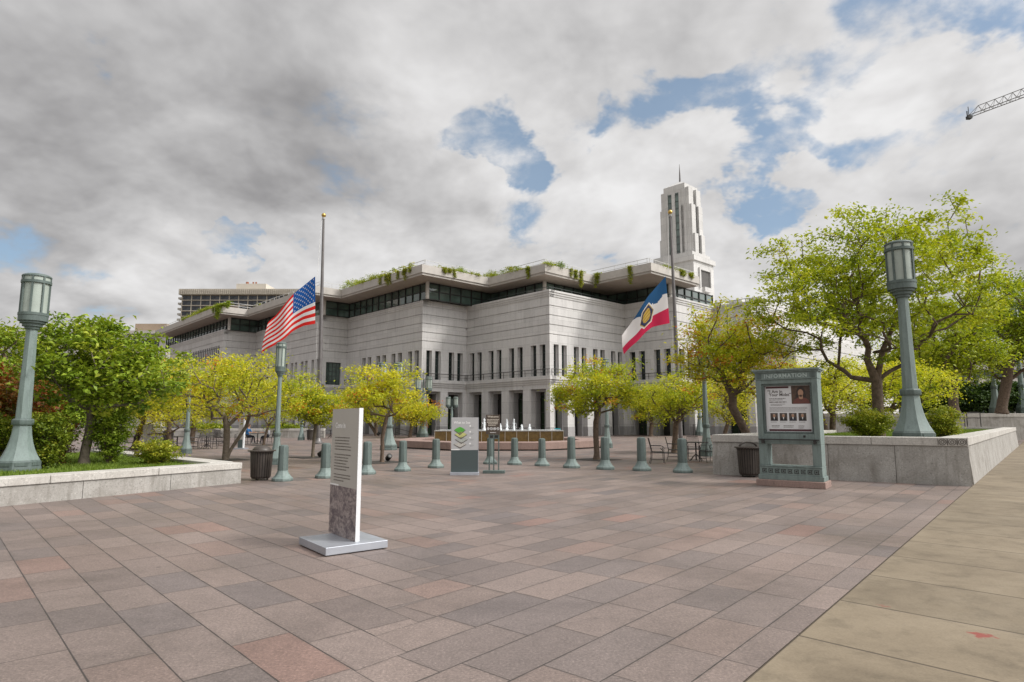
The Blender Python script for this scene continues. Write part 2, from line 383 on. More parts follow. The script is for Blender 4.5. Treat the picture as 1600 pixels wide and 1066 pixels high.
# ------------------------------------------------------------------ mesh builder
class MB:
    def __init__(s): s.v = []; s.f = []; s.m = []
    def add(s, vs, fs, mi=0):
        o = len(s.v); s.v += [tuple(x) for x in vs]
        s.f += [tuple(i + o for i in f) for f in fs]; s.m += [mi] * len(fs); return s
    def frame_box(s, o, ux, uy, x0, x1, y0, y1, z0, z1, mi=0):
        """box in a frame: origin o, horizontal unit axes ux and uy"""
        P = lambda x, y, z: (o[0] + ux[0] * x + uy[0] * y, o[1] + ux[1] * x + uy[1] * y, o[2] + z)
        vs = [P(x0, y0, z0), P(x1, y0, z0), P(x1, y1, z0), P(x0, y1, z0), P(x0, y0, z1), P(x1, y0, z1), P(x1, y1, z1), P(x0, y1, z1)]
        fs = [(0, 3, 2, 1), (4, 5, 6, 7), (0, 1, 5, 4), (1, 2, 6, 5), (2, 3, 7, 6), (3, 0, 4, 7)]
        return s.add(vs, fs, mi)
    def box(s, x0, x1, y0, y1, z0, z1, mi=0): return s.frame_box((0, 0, 0), (1, 0), (0, 1), x0, x1, y0, y1, z0, z1, mi)
    def prism(s, poly, z0, z1, mi=0, top=None, mi_bot=None):
        n = len(poly)
        top = top or poly
        vs = [(p[0], p[1], z0) for p in poly] + [(p[0], p[1], z1) for p in top]
        s.add(vs, [tuple(range(n, 2 * n))] + [(i, (i + 1) % n, n + (i + 1) % n, n + i) for i in range(n)], mi)
        s.f.append(tuple(len(s.v) - 2 * n + i for i in reversed(range(n)))); s.m.append(mi if mi_bot is None else mi_bot)
        return s
    def tube(s, pts, rad, n=6, mi=0, cap=True):
        pts = [Vector(p) for p in pts]
        if not isinstance(rad, (list, tuple)): rad = [rad] * len(pts)
        rings = []
        ref = None
        for i, p in enumerate(pts):
            d = (pts[min(i + 1, len(pts) - 1)] - pts[max(i - 1, 0)])
            if d.length < 1e-9: d = Vector((0, 0, 1))
            d.normalize()
            a = ref if ref is not None and abs(ref.dot(d)) < .98 else (Vector((1, 0, 0)) if abs(d.x) < .9 else Vector((0, 1, 0)))
            a = (a - d * a.dot(d)).normalized(); ref = a
            b = d.cross(a)
            rings.append([p + (a * math.cos(2 * math.pi * k / n) + b * math.sin(2 * math.pi * k / n)) * rad[i] for k in range(n)])
        vs = [v for r in rings for v in r]
        fs = [(i * n + k, i * n + (k + 1) % n, (i + 1) * n + (k + 1) % n, (i + 1) * n + k) for i in range(len(pts) - 1) for k in range(n)]
        if cap: fs += [tuple(reversed(range(n))), tuple(range(len(vs) - n, len(vs)))]
        return s.add(vs, fs, mi)
    def lathe(s, prof, n=16, c=(0, 0, 0), mi=0, rot=0.0):
        """profile of (radius, z) turned about the vertical through c"""
        vs = [(c[0] + r * math.cos(rot + 2 * math.pi * k / n), c[1] + r * math.sin(rot + 2 * math.pi * k / n), c[2] + z) for r, z in prof for k in range(n)]
        fs = [(i * n + k, i * n + (k + 1) % n, (i + 1) * n + (k + 1) % n, (i + 1) * n + k) for i in range(len(prof) - 1) for k in range(n)]
        fs += [tuple(reversed(range(n))), tuple(range(len(vs) - n, len(vs)))]
        return s.add(vs, fs, mi)
    def build(s, name, mats, parent=None, smooth=None, bevel=0.0, seg=2):
        me = bpy.data.meshes.new(name)
        me.from_pydata(s.v, [], s.f)
        mats = mats if isinstance(mats, (list, tuple)) else [mats]
        for m in mats: me.materials.append(m)
        if len(mats) > 1: me.polygons.foreach_set('material_index', s.m)
        if smooth is not None:
            me.polygons.foreach_set('use_smooth', [True] * len(me.polygons))
            me.set_sharp_from_angle(angle=R(smooth))
        me.update()
        o = bpy.data.objects.new(name, me); col.objects.link(o)
        if parent: o.parent = parent
        if bevel:
            md = o.modifiers.new('bevel', 'BEVEL'); md.width = bevel; md.segments = seg; md.limit_method = 'ANGLE'; md.angle_limit = R(35)
        return o
def tag(o, label, cat, group=None, kind=None):
    o['label'] = label; o['category'] = cat
    if group: o['group'] = group
    if kind: o['kind'] = kind
    return o
def thing(name, label, cat, loc=(0, 0, 0), rot=0.0, group=None, scale=1.0):
    o = bpy.data.objects.new(name, None); col.objects.link(o)
    o.empty_display_size = 0.2
    o.location = loc; o.rotation_euler = (0, 0, rot); o.scale = (scale,) * 3
    return tag(o, label, cat, group)
def structure(o): o['kind'] = 'structure'; return o
def stuff(o): o['kind'] = 'stuff'; return o
def dup(root, loc, rot=0.0, label=None, scale=1.0, group=None):
    r = root.copy(); col.objects.link(r)
    r.location = loc; r.rotation_euler = (0, 0, rot); r.scale = (scale,) * 3 if not isinstance(scale, tuple) else scale
    if label: r['label'] = label
    if group: r['group'] = group
    for ch in list(root.children):
        c = ch.copy(); col.objects.link(c); c.parent = r
        for g in ch.children:
            d = g.copy(); col.objects.link(d); d.parent = c
    return r
def text_mesh(body, size, align='LEFT', extrude=0.001, width=1.0, spacing=1.0):
    cu = bpy.data.curves.new('text', 'FONT'); cu.body = body; cu.size = size; cu.align_x = align; cu.extrude = extrude; cu.offset = size * .022
    cu.resolution_u = 2; cu.space_character = spacing
    o = bpy.data.objects.new('text', cu); col.objects.link(o)
    bpy.context.view_layer.update()
    me = bpy.data.meshes.new_from_object(o.evaluated_get(bpy.context.evaluated_depsgraph_get()))
    bpy.data.objects.remove(o); bpy.data.curves.remove(cu)
    for v in me.vertices: v.co.x *= width
    return me
def put_text(mb, body, size, P, mi, align='LEFT', width=1.0, spacing=1.0):
    """lettering in a builder; P maps the text plane (x right, y up, z out) to the builder's space"""
    me = text_mesh(body, size, align, width=width, spacing=spacing)
    mb.add([P(v.co.x, v.co.y, v.co.z) for v in me.vertices], [tuple(p.vertices) for p in me.polygons], mi)
    bpy.data.meshes.remove(me)
def shift(poly, a=0.0, b=0.0): return [Vector((p[0], p[1], 0)) + UA * a + UB * b for p in poly]
def build_in(mb, name, mats, root, **kw):
    """a part whose builder was filled in world space"""
    q = root.location
    mb.v = [(v[0] - q.x, v[1] - q.y, v[2] - q.z) for v in mb.v]
    return mb.build(name, mats, root, **kw)

# ------------------------------------------------------------------ ground
def half_plane(name, pts, z, m):
    o = MB().add([(p[0], p[1], z) for p in pts], [tuple(range(len(pts)))]).build(name, m)
    return structure(o)
half_plane('ground', [(-3500, -600), (3500, -600), (3500, 4000), (-3500, 4000)], -0.15, mat('earth', (.16, .14, .11), (.10, .10, .06), .95, .02))
e_far = E0 + BV * 130
half_plane('plaza', [tuple(E0 - BV * 30), tuple(e_far), (60, 125), (-140, 125), (-140, -20)], 0.0, M_PAVE)
sw = [E0 - BV * 30, E0 + BV * 75, E0 + BV * 75 - BN * 30, E0 - BV * 30 - BN * 30]
half_plane('sidewalk', [tuple(p) for p in sw], -0.004, M_WALK)
# a brown hill far off on the left
hm = MB()
xs = np.linspace(-2200, 500, 60)
random.seed(5)
hv = []
for i, x in enumerate(xs):
    h = 215 + 40 * math.sin(i * .35) + 22 * math.sin(i * .9 + 1) - (max(0, x + 900) * .12)
    hv += [(x, 1750, -2), (x, 2000, max(h, 5) * .62), (x, 2350, max(h, 6)), (x, 3000, -2)]
hm.add(hv, [(4 * i + k, 4 * i + 4 + k, 4 * i + 5 + k, 4 * i + 1 + k) for i in range(len(xs) - 1) for k in range(3)])
structure(hm.build('hills', mat('dry_grass_hill', (.36, .27, .18), (.22, .19, .12), .95, .01), smooth=60))

# ------------------------------------------------------------------ the assembly hall
P3 = Vector((3.7, 60.6, 0))
P2b = P3 - UA * 13.0
P2 = P2b - UB * 6.1
P1 = P2 - UA * 16.5
P0 = P1 - UB * 3.5
L2 = P0 - UA * 21.2
L1 = L2 - UB * 4.6
L0 = L1 - UA * 27.0
P3b = P3 + UB * 12.2
P4 = P3b + UA * 6.4
P4b = P4 + UB * 8.2
P5 = P4b + UA * 4.4
P5b = P5 + UB * 9.0
WALL = [L0, L1, L2, P0, P1, P2, P2b, P3, P3b, P4, P4b, P5, P5b]
ZT = 14.5
def zz(v): return D(858, v, 60.6).z
Z_HEAD1 = zz(607)          # ground floor opening head
Z_LEDGE0, Z_LEDGE1 = zz(599.5), zz(587.0)
Z_WIN1 = zz(537)
Z_COR = zz(462.5)
hall = thing('assembly_hall', 'wide pale granite hall with stepped corners and a planted overhanging roof across the plaza', 'building', tuple(P3 + Vector((-4, 8, 0))))
wall = MB(); trim = MB(); ledge_rail = MB(); basewall = None; loggia = MB()
win_specs, door_specs, slit_specs, big_specs = [], [], [], []
def face_frame(p, q):
    u = (q - p); L = u.length; u.normalize()
    w = Vector((u.y, -u.x, 0))             # outward (towards the plaza)
    return u, w, L
def facade(p, q, kind, bays, blank=0, slits=False, big=False, first_inner=True):
    u, w, L = face_frame(p, q)
    isA = kind == 'A'
    B = lambda mb, x0, x1, d0, d1, z0, z1, mi=0: mb.frame_box(p, u, w, x0, x1, d0, d1, z0, z1, mi)
    TK = 0.6
    s0 = 0.0 if isA else TK                # the A face owns the corner
    # upper courses with recessed joints
    ncourse = 5
    zs = np.linspace(Z_WIN1, Z_COR, ncourse + 1)
    groove = 0.085
    if slits: pass
    for i in range(ncourse):
        z0, z1 = zs[i], zs[i + 1]
        B(wall, s0, L, -TK, 0, z0 + (groove if i else 0.0), z1)
        if i: B(wall, s0 + (0.09 if not isA else 0), L - (0.09 if isA else 0), -TK, -0.09, z0, z0 + groove)
    # cornice: three steps
    e0 = lambda o: (0.0 if isA else 0.0)
    for k, (o, za, zb) in enumerate(((0.06, Z_COR, Z_COR + .22), (0.13, Z_COR + .22, Z_COR + .44), (0.20, Z_COR + .44, ZT))):
        if isA: B(trim, o if first_inner else 0, L + o, -TK, o, za, zb)
        else: B(trim, TK, L, -TK, 0, za, zb); B(trim, 0, L, 0, o, za, zb)
    # ledge between the floors
    for o, za, zb in ((0.10, Z_LEDGE0, Z_LEDGE0 + .2), (0.2, Z_LEDGE0 + .2, Z_LEDGE0 + .42), (0.32, Z_LEDGE0 + .42, Z_LEDGE1)):
        if isA: B(trim, o if first_inner else 0, L + o, -TK, o, za, zb)
        else: B(trim, TK, L, -TK, 0, za, zb); B(trim, 0, L, 0, o, za, zb)
    # band under the ledge
    B(wall, s0, L, -TK, 0, Z_HEAD1, Z_LEDGE0)
    # second floor: piers between paired slots; ground floor: piers between openings
    bw = L / bays
    if big:
        a, b_ = L * .22, L * .80
        B(wall, s0, max(a, s0 + .02), -TK, 0, Z_LEDGE1, Z_WIN1); B(wall, b_, L, -TK, 0, Z_LEDGE1, Z_WIN1)
        zb = Z_WIN1 - 0.35
        B(wall, max(a, s0 + .02), b_, -TK, 0, zb, Z_WIN1)
        big_specs.append((p, u, w, a, b_, Z_LEDGE1, zb))
        B(wall, s0, L, -TK, 0, 0.95, Z_HEAD1); B(wall, s0 - (0.03 if not isA else 0), L + (.03 if isA else 0), -TK, .03, 0, 0.95, 1)
        return
    edges = []
    for i in range(bays):
        x = i * bw
        if i < blank: continue
        if slits: continue
        ww, gap = 0.25 * bw, 0.145 * bw
        m = x + bw * .5
        edges += [(m - gap / 2 - ww, m - gap / 2), (m + gap / 2, m + gap / 2 + ww)]
    x = s0
    for (a, b_) in edges:
        B(wall, x, a, -TK, 0, Z_LEDGE1, Z_WIN1)
        win_specs.append((p, u, w, a, b_, Z_LEDGE1, Z_WIN1))
        # stepped reveal on both sides
        B(wall, a, a + .07, -TK, -.26, Z_LEDGE1, Z_WIN1); B(wall, b_ - .07, b_, -TK, -.26, Z_LEDGE1, Z_WIN1)
        x = b_
    B(wall, x, L, -TK, 0, Z_LEDGE1, Z_WIN1)
    x = s0
    for i in range(bays):
        if slits: break
        m = (i + .5) * bw
        ow = 0.66 * bw
        a, b_ = m - ow / 2, m + ow / 2
        B(wall, x, a, -TK, 0, 0.95, Z_HEAD1)
        B(wall, x - (.03 if x == s0 and not isA else 0), a, -TK, 0.03, 0, 0.95, 1)
        # inner jambs and lintel
        B(loggia, max(a - .1, s0), a + .16, -1.3, -TK, 0, Z_HEAD1 - .25); B(loggia, b_ - .16, min(b_ + .1, L - TK - .02) if b_ + .1 < L - .7 else b_, -1.3, -TK, 0, Z_HEAD1 - .25)
        B(loggia, a - .1 if a - .1 > s0 else a, b_, -1.3, -TK, Z_HEAD1 - .25, Z_HEAD1 + .3)
        door_specs.append((p, u, w, a + .16, b_ - .16, 0.0, Z_HEAD1 - .25, len(door_specs)))
        x = b_
    B(wall, x, L, -TK, 0, 0.95, Z_HEAD1); B(wall, x, L + (.03 if isA else 0), -TK, 0.03, 0, 0.95, 1)
    # rail on the ledge
    n = max(2, int(L / 1.6))
    for k in range(n + 1):
        xx = min(max(k * L / n, .05), L - .05)
        B(ledge_rail, xx - .02, xx + .02, .20, .24, Z_LEDGE1, Z_LEDGE1 + .62)
    B(ledge_rail, 0, L + (.24 if isA else 0), .205, .235, Z_LEDGE1 + .62, Z_LEDGE1 + .68)
    B(ledge_rail, 0, L + (.24 if isA else 0), .21, .23, Z_LEDGE1 + .32, Z_LEDGE1 + .35)

facade(L0, L1, 'A', 9, first_inner=False)
facade(L1, L2, 'B', 2, big=True)
facade(L2, P0, 'A', 7)
facade(P0, P1, 'B', 1, big=True)
facade(P1, P2, 'A', 5, blank=1)
facade(P2, P2b, 'B', 2)
facade(P2b, P3, 'A', 4)
facade(P3, P3b, 'B', 4)
facade(P3b, P4, 'A', 2)
facade(P4, P4b, 'B', 2)
facade(P4b, P5, 'A', 1)
facade(P5, P5b, 'B', 3)
# slot openings high on the far left wing: a louvred strip
u, w, L = face_frame(L0, L1)
for k in range(21):
    x = L * .30 + k * L * .66 / 21
    slit_specs.append((L0, u, w, x, x + .45, zz(522) - .2, zz(486)))
core = [v for v in shift(WALL, -.65, .65)]
core = [core[0] + UB * 45] + core + [core[-1] + UB * 20 + UA * 0]
# upper core (behind second-floor windows) and a deeper ground-floor core
wall.prism([tuple(c) for c in core], Z_HEAD1 + .31, ZT - .12)
core2 = shift(core, -1.2, 1.2)
loggia.prism([tuple(c) for c in core2], 0.02, Z_HEAD1 + .30)
build_in(wall, 'wall', [M_FAC, M_FAC2], hall)
build_in(trim, 'cornice', M_FAC, hall)
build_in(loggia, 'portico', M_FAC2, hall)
build_in(ledge_rail, 'ledge_railing', M_IRON, hall)
def window_part(spec, name, depth, bars, gm):
    p, u, w, a, b, z0, z1 = spec
    mb = MB()
    mb.frame_box(p, u, w, a, b, depth - .05, depth, z0, z1, 0)
    fr = MB(); t = .055
    fr.frame_box(p, u, w, a, a + t, depth + .002, depth + .05, z0, z1); fr.frame_box(p, u, w, b - t, b, depth + .002, depth + .05, z0, z1)
    for i in range(1, bars[0]):
        x = a + (b - a) * i / bars[0]; fr.frame_box(p, u, w, x - t / 2, x + t / 2, depth + .002, depth + .045, z0, z1)
    for i in range(bars[1] + 1):
        z = z0 + (z1 - z0) * i / bars[1]; z = min(max(z, z0 + t / 2), z1 - t / 2)
        fr.frame_box(p, u, w, a + t, b - t, depth + .002, depth + .043, z - t / 2, z + t / 2)
    o = build_in(mb, name, gm, hall)
    q = build_in(fr, 'frame', M_MULL, hall); q.parent = o
    return o
shown = lambda s: True
for s in win_specs: window_part(s, 'window', -.40, (1, 4), M_GLASS)
for s in big_specs: window_part(s, 'picture_window', -.35, (4, 5), M_GLASSG)
for s in slit_specs:
    p, u, w, a, b, z0, z1 = s
    build_in(MB().frame_box(p, u, w, a, b, -.3, .012, z0, z1), 'slot_window', M_DARK, hall)
for (p, u, w, a, b, z0, z1, k) in door_specs:
    arch = k % 3 != 2
    d = -1.28
    mb = MB()
    n = 8
    zt = z1 - .05
    if arch:
        pts = [(a + .1, z0)] + [(a + .1 + (b - a - .2) * (.5 - .5 * math.cos(math.pi * i / n)), zt - .55 + .55 * math.sin(math.pi * i / n)) for i in range(n + 1)] + [(b - .1, z0)]
    else: pts = [(a + .1, z0), (a + .1, zt - .3), (b - .1, zt - .3), (b - .1, z0)]
    V = lambda x, dd, z: p + u * x + w * dd + Vector((0, 0, z))
    vs = [V(x, d, z) for x, z in pts] + [V(x, d - .06, z) for x, z in pts]
    m = len(pts)
    mb.add(vs, [tuple(range(m))] + [(i, (i + 1) % m, m + (i + 1) % m, m + i) for i in range(m)])
    o = build_in(mb, 'doorway', M_DOORG if k % 4 else M_DARK, hall)
    fr = MB()
    for f in (0.0, .33, .67, 1.0):
        x = a + .1 + (b - a - .2) * f
        fr.frame_box(p, u, w, x - .05, x + .05, d + .003, d + .07, z0, zt - .56)
    for z in (z0 + .1, z0 + 1.2, z0 + 2.4, zt - .6): fr.frame_box(p, u, w, a + .16, b - .16, d + .003, d + .06, z - .05, z + .05)
    q = build_in(fr, 'frame', M_DARK, hall); q.parent = o
    # the dark back of the portico between the jambs
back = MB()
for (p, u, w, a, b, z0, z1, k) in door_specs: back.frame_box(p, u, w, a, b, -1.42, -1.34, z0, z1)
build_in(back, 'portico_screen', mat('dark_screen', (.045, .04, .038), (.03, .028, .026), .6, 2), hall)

# overhanging planted roof
RP2 = Vector((-9.1, 61.6, 0))
R3 = RP2 + UB * 8.9 + UA * 8.7
roof_pts = [RP2 - UA * 17.0 - UB * 3.3 - UA * 21.3 - UB * 4.0 - UA * 33, RP2 - UA * 17.0 - UB * 3.3 - UA * 21.3 - UB * 4.0, RP2 - UA * 17.0 - UB * 3.3 - UA * 21.3, RP2 - UA * 17.0 - UB * 3.3, RP2 - UA * 17.0,
            RP2, RP2 + UB * 8.9, R3, R3 + UB * 7.5, R3 + UB * 7.5 + UA * 7.5, R3 + UB * 16.6 + UA * 7.5]
ZR0, ZR1 = 16.25, 17.2
poly = [roof_pts[0] + UB * 45] + roof_pts + [roof_pts[-1] - UA * 40]
rf = MB()
rf.prism([tuple(p) for p in poly], ZR0 + .02, ZR1 - .02, 0, mi_bot=1)
for a, b in zip(roof_pts[:-1], roof_pts[1:]):
    u, w, L = face_frame(a, b)
    isA = abs(u.dot(UA)) > .9
    # a low parapet strip proud of the slab
    if isA: rf.frame_box(a, u, w, .12, L + .12, -.5, .12, ZR0 + .25, ZR1 + .12)
    else: rf.frame_box(a, u, w, .5, L - .0, -.5, .12, ZR0 + .25, ZR1 + .118)
roof = build_in(rf, 'roof', [M_CONC, M_SOFFIT], hall)
rl = MB()
for a, b in zip(roof_pts[:-1], roof_pts[1:]):
    u, w, L = face_frame(a, b)
    n = max(2, int(L / 1.5))
    for k in range(n):
        x = (k + .5) * L / n
        rl.frame_box(a, u, w, x - .02, x + .02, -.95, -.91, ZR1 - .05, ZR1 + .95)
    for z in (.55, .93): rl.frame_box(a, u, w, -.93 if abs(u.dot(UA)) > .9 else .93, L + (-.93 if abs(u.dot(UA)) > .9 else .93), -.95, -.91, ZR1 + z - .025, ZR1 + z + .025)
q = build_in(rl, 'roof_railing', mat('pale_railing', (.5, .5, .49), None, .5, 4), hall); q.parent = roof
# glazed top storey set back under the roof
gl_pts = shift(roof_pts, -2.45, 2.45)
n8 = (P3b + UB * 1.2 - gl_pts[7]).dot(UB)
gl_pts[8] = gl_pts[7] + UB * n8; gl_pts[9] = gl_pts[8] + UA * ((P4 - UA * 1.2 - gl_pts[8]).dot(UA)); gl_pts[10] = gl_pts[9] + UB * 9.0
gz0, gz1 = ZT - .1, ZR0 + .01
colm = MB()
for i, (a, b) in enumerate(zip(gl_pts[:-1], gl_pts[1:])):
    u, w, L = face_frame(a, b)
    n = max(2, int(round(L / 1.45)))
    g = MB().frame_box(a, u, w, 0, L, -.05, 0, gz0, gz1)
    o = build_in(g, 'clerestory_glass', M_GLASSG, hall)
    f = MB()
    for k in range(n + 1):
        x = k * L / n
        f.frame_box(a, u, w, x - .05, x + .05, .004, .11, gz0, gz1)
    for z in (gz0 + .06, gz0 + .95, gz1 - .09): f.frame_box(a, u, w, .06, L - .06, .004, .09, z - .04, z + .04)
    q = build_in(f, 'frame', M_DARK, hall); q.parent = o
    if abs(u.dot(UA)) > .9: colm.lathe([(.2, gz0), (.2, gz1)], 10, tuple(b + Vector((0, 0, 0)) + UA * .2 - UB * .2))
build_in(colm, 'column', M_CONC, hall)
top = [core[0]] + [v for v in shift(WALL, -.05, .05)] + [core[-1]]
build_in(MB().prism([tuple(p) for p in shift([core[0]] + shift(WALL, -.3, .3) + [core[-1]])], ZT - .11, ZT - .03), 'terrace_floor', M_CONC, hall)
tr = MB()
for a, b in zip(WALL[:-1], WALL[1:]):
    u, w, L = face_frame(a, b)
    n = max(2, int(L / 1.4))
    for k in range(n):
        x = (k + .5) * L / n
        tr.frame_box(a, u, w, x - .025, x + .025, -.45, -.40, ZT, ZT + .42)
    tr.frame_box(a, u, w, -.43 if abs(u.dot(UA)) > .9 else .43, L + (-.43 if abs(u.dot(UA)) > .9 else .43), -.45, -.41, ZT + .42, ZT + .47)
build_in(tr, 'terrace_railing', M_MULL, hall)
# stepped wing beyond the right end
wing = MB()
X1 = D(1195, 467, 74); X2 = D(1241.5, 518, 66)
for cpt, zt, la, lb in ((X1, X1.z, 16, 30), (X2, X2.z, 10, 34)):
    c0 = Vector((cpt.x, cpt.y, 0))
    n = int(zt / 1.3)
    for i in range(n):
        z0, z1 = i * zt / n, (i + 1) * zt / n
        wing.frame_box(c0, UA, UB, -la, 0, 0, lb, z0 + .09, z1)
        wing.frame_box(c0, UA, UB, -la, -.08, .08, lb, z0, z0 + .09)
    for k in range(4): wing.frame_box(c0, UA, UB, -2.2 - k * 2.6, -.6 - k * 2.6, .3, 1.6, zt, zt + .45)
build_in(wing, 'side_wing', M_FAC, hall)

# ------------------------------------------------------------------ the tower
TB = D(1083, 396, 84)
tw = thing('tower', 'slim stepped granite tower with a needle spire rising behind the roof', 'tower', (TB.x, TB.y, 0))
S = 84 / 970.0
bs, sh, ns = MB(), MB(), MB()
zt_ = lambda v: D(1083, v, 86).z
lA, lB = 7.0, 5.4
zb = TB.z
bs.frame_box((0, 0, 0), UA, UB, -lA, 0, 0, lB, 0, zb - .9)
bs.frame_box((0, 0, 0), UA, UB, -lA - .25, .25, -.25, lB + .25, zb - .9, zb - .2)
bs.frame_box((0, 0, 0), UA, UB, -lA + .3, -.3, .3, lB - .3, zb - .2, zb + .5)
bo = bs.build('base_block', M_FAC, tw)
# the recessed square opening on the right-hand face
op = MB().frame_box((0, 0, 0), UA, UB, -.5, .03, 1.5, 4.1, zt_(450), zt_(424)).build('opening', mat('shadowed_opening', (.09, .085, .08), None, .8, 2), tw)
MB().frame_box((0, 0, 0), UA, UB, -.02, .25, 1.2, 1.5, zt_(452), zt_(421)).frame_box((0, 0, 0), UA, UB, -.02, .25, 4.1, 4.4, zt_(452), zt_(421)).frame_box((0, 0, 0), UA, UB, -.02, .22, 1.5, 4.1, zt_(424), zt_(421)).frame_box((0, 0, 0), UA, UB, -.02, .4, 2.2, 3.9, zt_(457), zt_(450)).build('surround', M_FAC, op)
cA, cB = -lA * .47, lB * .5
hw = 1.75
z_e = zt_(286)
zs0 = zb + .5
sh.frame_box((0, 0, 0), UA, UB, cA - hw, cA + hw, cB - hw, cB + hw, zs0, z_e)
def fr_pt(a, b, z): return tuple(UA * a + UB * b + Vector((0, 0, z)))
q = [(cA - hw, cB - hw), (cA + hw, cB - hw), (cA + hw, cB + hw), (cA - hw, cB + hw)]
q2 = [(cA + (a - cA) * .12, cB + (b - cB) * .12) for a, b in q]
sh.add([fr_pt(a, b, z_e) for a, b in q] + [fr_pt(a, b, zt_(276)) for a, b in q2], [(0, 1, 5, 4), (1, 2, 6, 5), (2, 3, 7, 6), (3, 0, 4, 7), (4, 5, 6, 7)])
for e, v, nar in ((.55, 293, .14), (.85, 320, .28), (1.15, 366, .42)):
    zt2 = zt_(v)
    n2 = hw - nar
    sh.frame_box((0, 0, 0), UA, UB, cA - hw - e, cA, cB - n2, cB + n2, zs0, zt2)
    sh.frame_box((0, 0, 0), UA, UB, cA, cA + hw + e, cB - n2, cB - .42, zs0, zt2)
    sh.frame_box((0, 0, 0), UA, UB, cA, cA + hw + e, cB + .42, cB + n2, zs0, zt2)
    sh.frame_box((0, 0, 0), UA, UB, cA - n2, cA + n2, cB - hw - e * .0 - .02, cB + hw + e, zs0, zt2)
sh.build('shaft', M_FAC, tw)
for a0, a1 in ((cA - 1.0, cA - .32), (cA + .2, cA + .85)):
    o = MB().frame_box((0, 0, 0), UA, UB, a0, a1, cB - hw - .06, cB - hw + .4, zs0 + .3, zt_(299)).build('window', M_GLASSG, tw)
    f = MB()
    for k in range(9):
        z = zs0 + .5 + k * (zt_(299) - zs0 - .8) / 8
        f.frame_box((0, 0, 0), UA, UB, a0, a1, cB - hw - .1, cB - hw - .063, z, z + .09)
    f.build('frame', M_MULL, o)
for a0, a1 in ((cA - 1.22, cA - 1.0), (cA - .32, cA + .2), (cA + .85, cA + 1.06)):
    MB().frame_box((0, 0, 0), UA, UB, a0, a1, cB - hw - .2, cB - hw - .021, zs0, zt_(297)).build('pilaster', M_FAC, tw)
MB().frame_box((0, 0, 0), UA, UB, cA + hw - .3, cA + hw + .04, cB - .40, cB + .40, zs0 + .2, zt_(300)).build('slot_window', M_GLASS, tw)
ztip, zsp = zt_(247), zt_(277)
c = UA * cA + UB * cB
MB().lathe([(.16, zsp - 1), (.15, zsp), (.10, (zsp + ztip) / 2), (.02, ztip)], 8, (c.x, c.y, 0)).build('spire', M_POLE, tw)

# ------------------------------------------------------------------ distant buildings
def apartment():
    Y = 340
    a, b = D(281, 452, Y), D(476, 452, Y)
    zt = a.z
    M_APT = mat('weathered_cream', (.40, .36, .30), (.33, .295, .25), .85, .2)
    root = thing('apartment_tower', 'brown and cream gridded high-rise far behind the left end of the hall', 'apartment building', (a.x, Y, 0))
    W = b.x - a.x
    MB().box(1.5, W, 0.6, 26, 0, zt - 3.2).build('wall', mat('brown_brick', (.27, .19, .14), (.21, .15, .115), .85, .3), root)
    mb = MB().box(0, W + 1, -1, 27, zt - 3.2, zt)
    for k in range(60): mb.box(.3 + k * W / 60, .3 + k * W / 60 + .35, -1.3, -1.002, zt - 3.0, zt - .3)
    mb.build('roof_band', M_APT, root)
    x0, x1 = D(364, 450, Y).x - a.x, D(411, 450, Y).x - a.x
    ph = MB().box(x0, x1, 4, 20, zt + .01, D(364, 441, Y).z); ph.build('penthouse', mat('cream_render', (.58, .53, .45), (.5, .46, .4), .85, .2), root)
    st = MB()
    for u in (377, 386.5, 391): st.tube([(D(u, 440, Y).x - a.x, 8, D(u, 442, Y).z), (D(u, 440, Y).x - a.x, 8, D(u, 436, Y).z)], .9 if u < 380 else .5, 6)
    st.build('chimney', mat('red_brick', (.30, .13, .08), None, .9, 1), root)
    fl = 3.02; nb = 13
    g = MB()
    for k in range(nb + 1): g.box(1.5 + k * (W - 1.5) / nb - .15, 1.5 + k * (W - 1.5) / nb + .15, .1, .59, zt - 3.2 - 9 * fl, zt - 3.21)
    for k in range(9): g.box(1.3, W, .02, .58, zt - 3.2 - (k + 1) * fl - .16, zt - 3.2 - (k + 1) * fl + .2)
    g.build('frame_grid', M_APT, root)
    wm = glass_material('far_window_glass', (.045, .05, .058), .15, .4)
    random.seed(3)
    proto = {}
    for r in range(7):
        for k in range(nb):
            if k in (5, 9) and r > 1: continue
            w = (W - 1.5) / nb
            if 'o' not in proto:
                o = MB().box(.3, w - .3, .45, .599, .4, fl - .4).build('window', wm, root); proto['o'] = o
            else:
                o = proto['o'].copy(); col.objects.link(o); o.parent = root
            o.location = (1.5 + k * w, 0, zt - 3.2 - (r + 1) * fl)
    for r in range(9):
        MB().box(-2.2, 1.28, 3, 9, zt - 4.2 - r * fl - .9, zt - 4.2 - r * fl + .2).build('balcony', M_CONC, root)
apartment()
def low_office(name, label, u0, u1, v_top, Y, m, ph=None, rows=3):
    a, b = D(u0, v_top, Y), D(u1, v_top, Y)
    root = thing(name, label, 'building', (a.x, Y, 0))
    W = b.x - a.x
    MB().box(0, W, 0, 25, 0, a.z - .8).build('wall', m, root)
    MB().box(-.5, W + .5, -.5, 25.5, a.z - .8, a.z).build('roof_edge', M_CONC, root)
    for r in range(rows):
        z = a.z - 2.2 - r * 3.6
        for k in range(10): MB().box(1 + k * (W - 2) / 10, 1 + (k + .82) * (W - 2) / 10, -.06, .1, z - 1.6, z).build('window', M_GLASS, root)
    if ph:
        p0, p1 = D(ph[0], ph[2], Y), D(ph[1], ph[2], Y)
        MB().box(p0.x - a.x, p1.x - a.x, 3, 14, a.z, p0.z).build('penthouse', mat('tan_render', (.34, .26, .19), None, .85, .3), root)
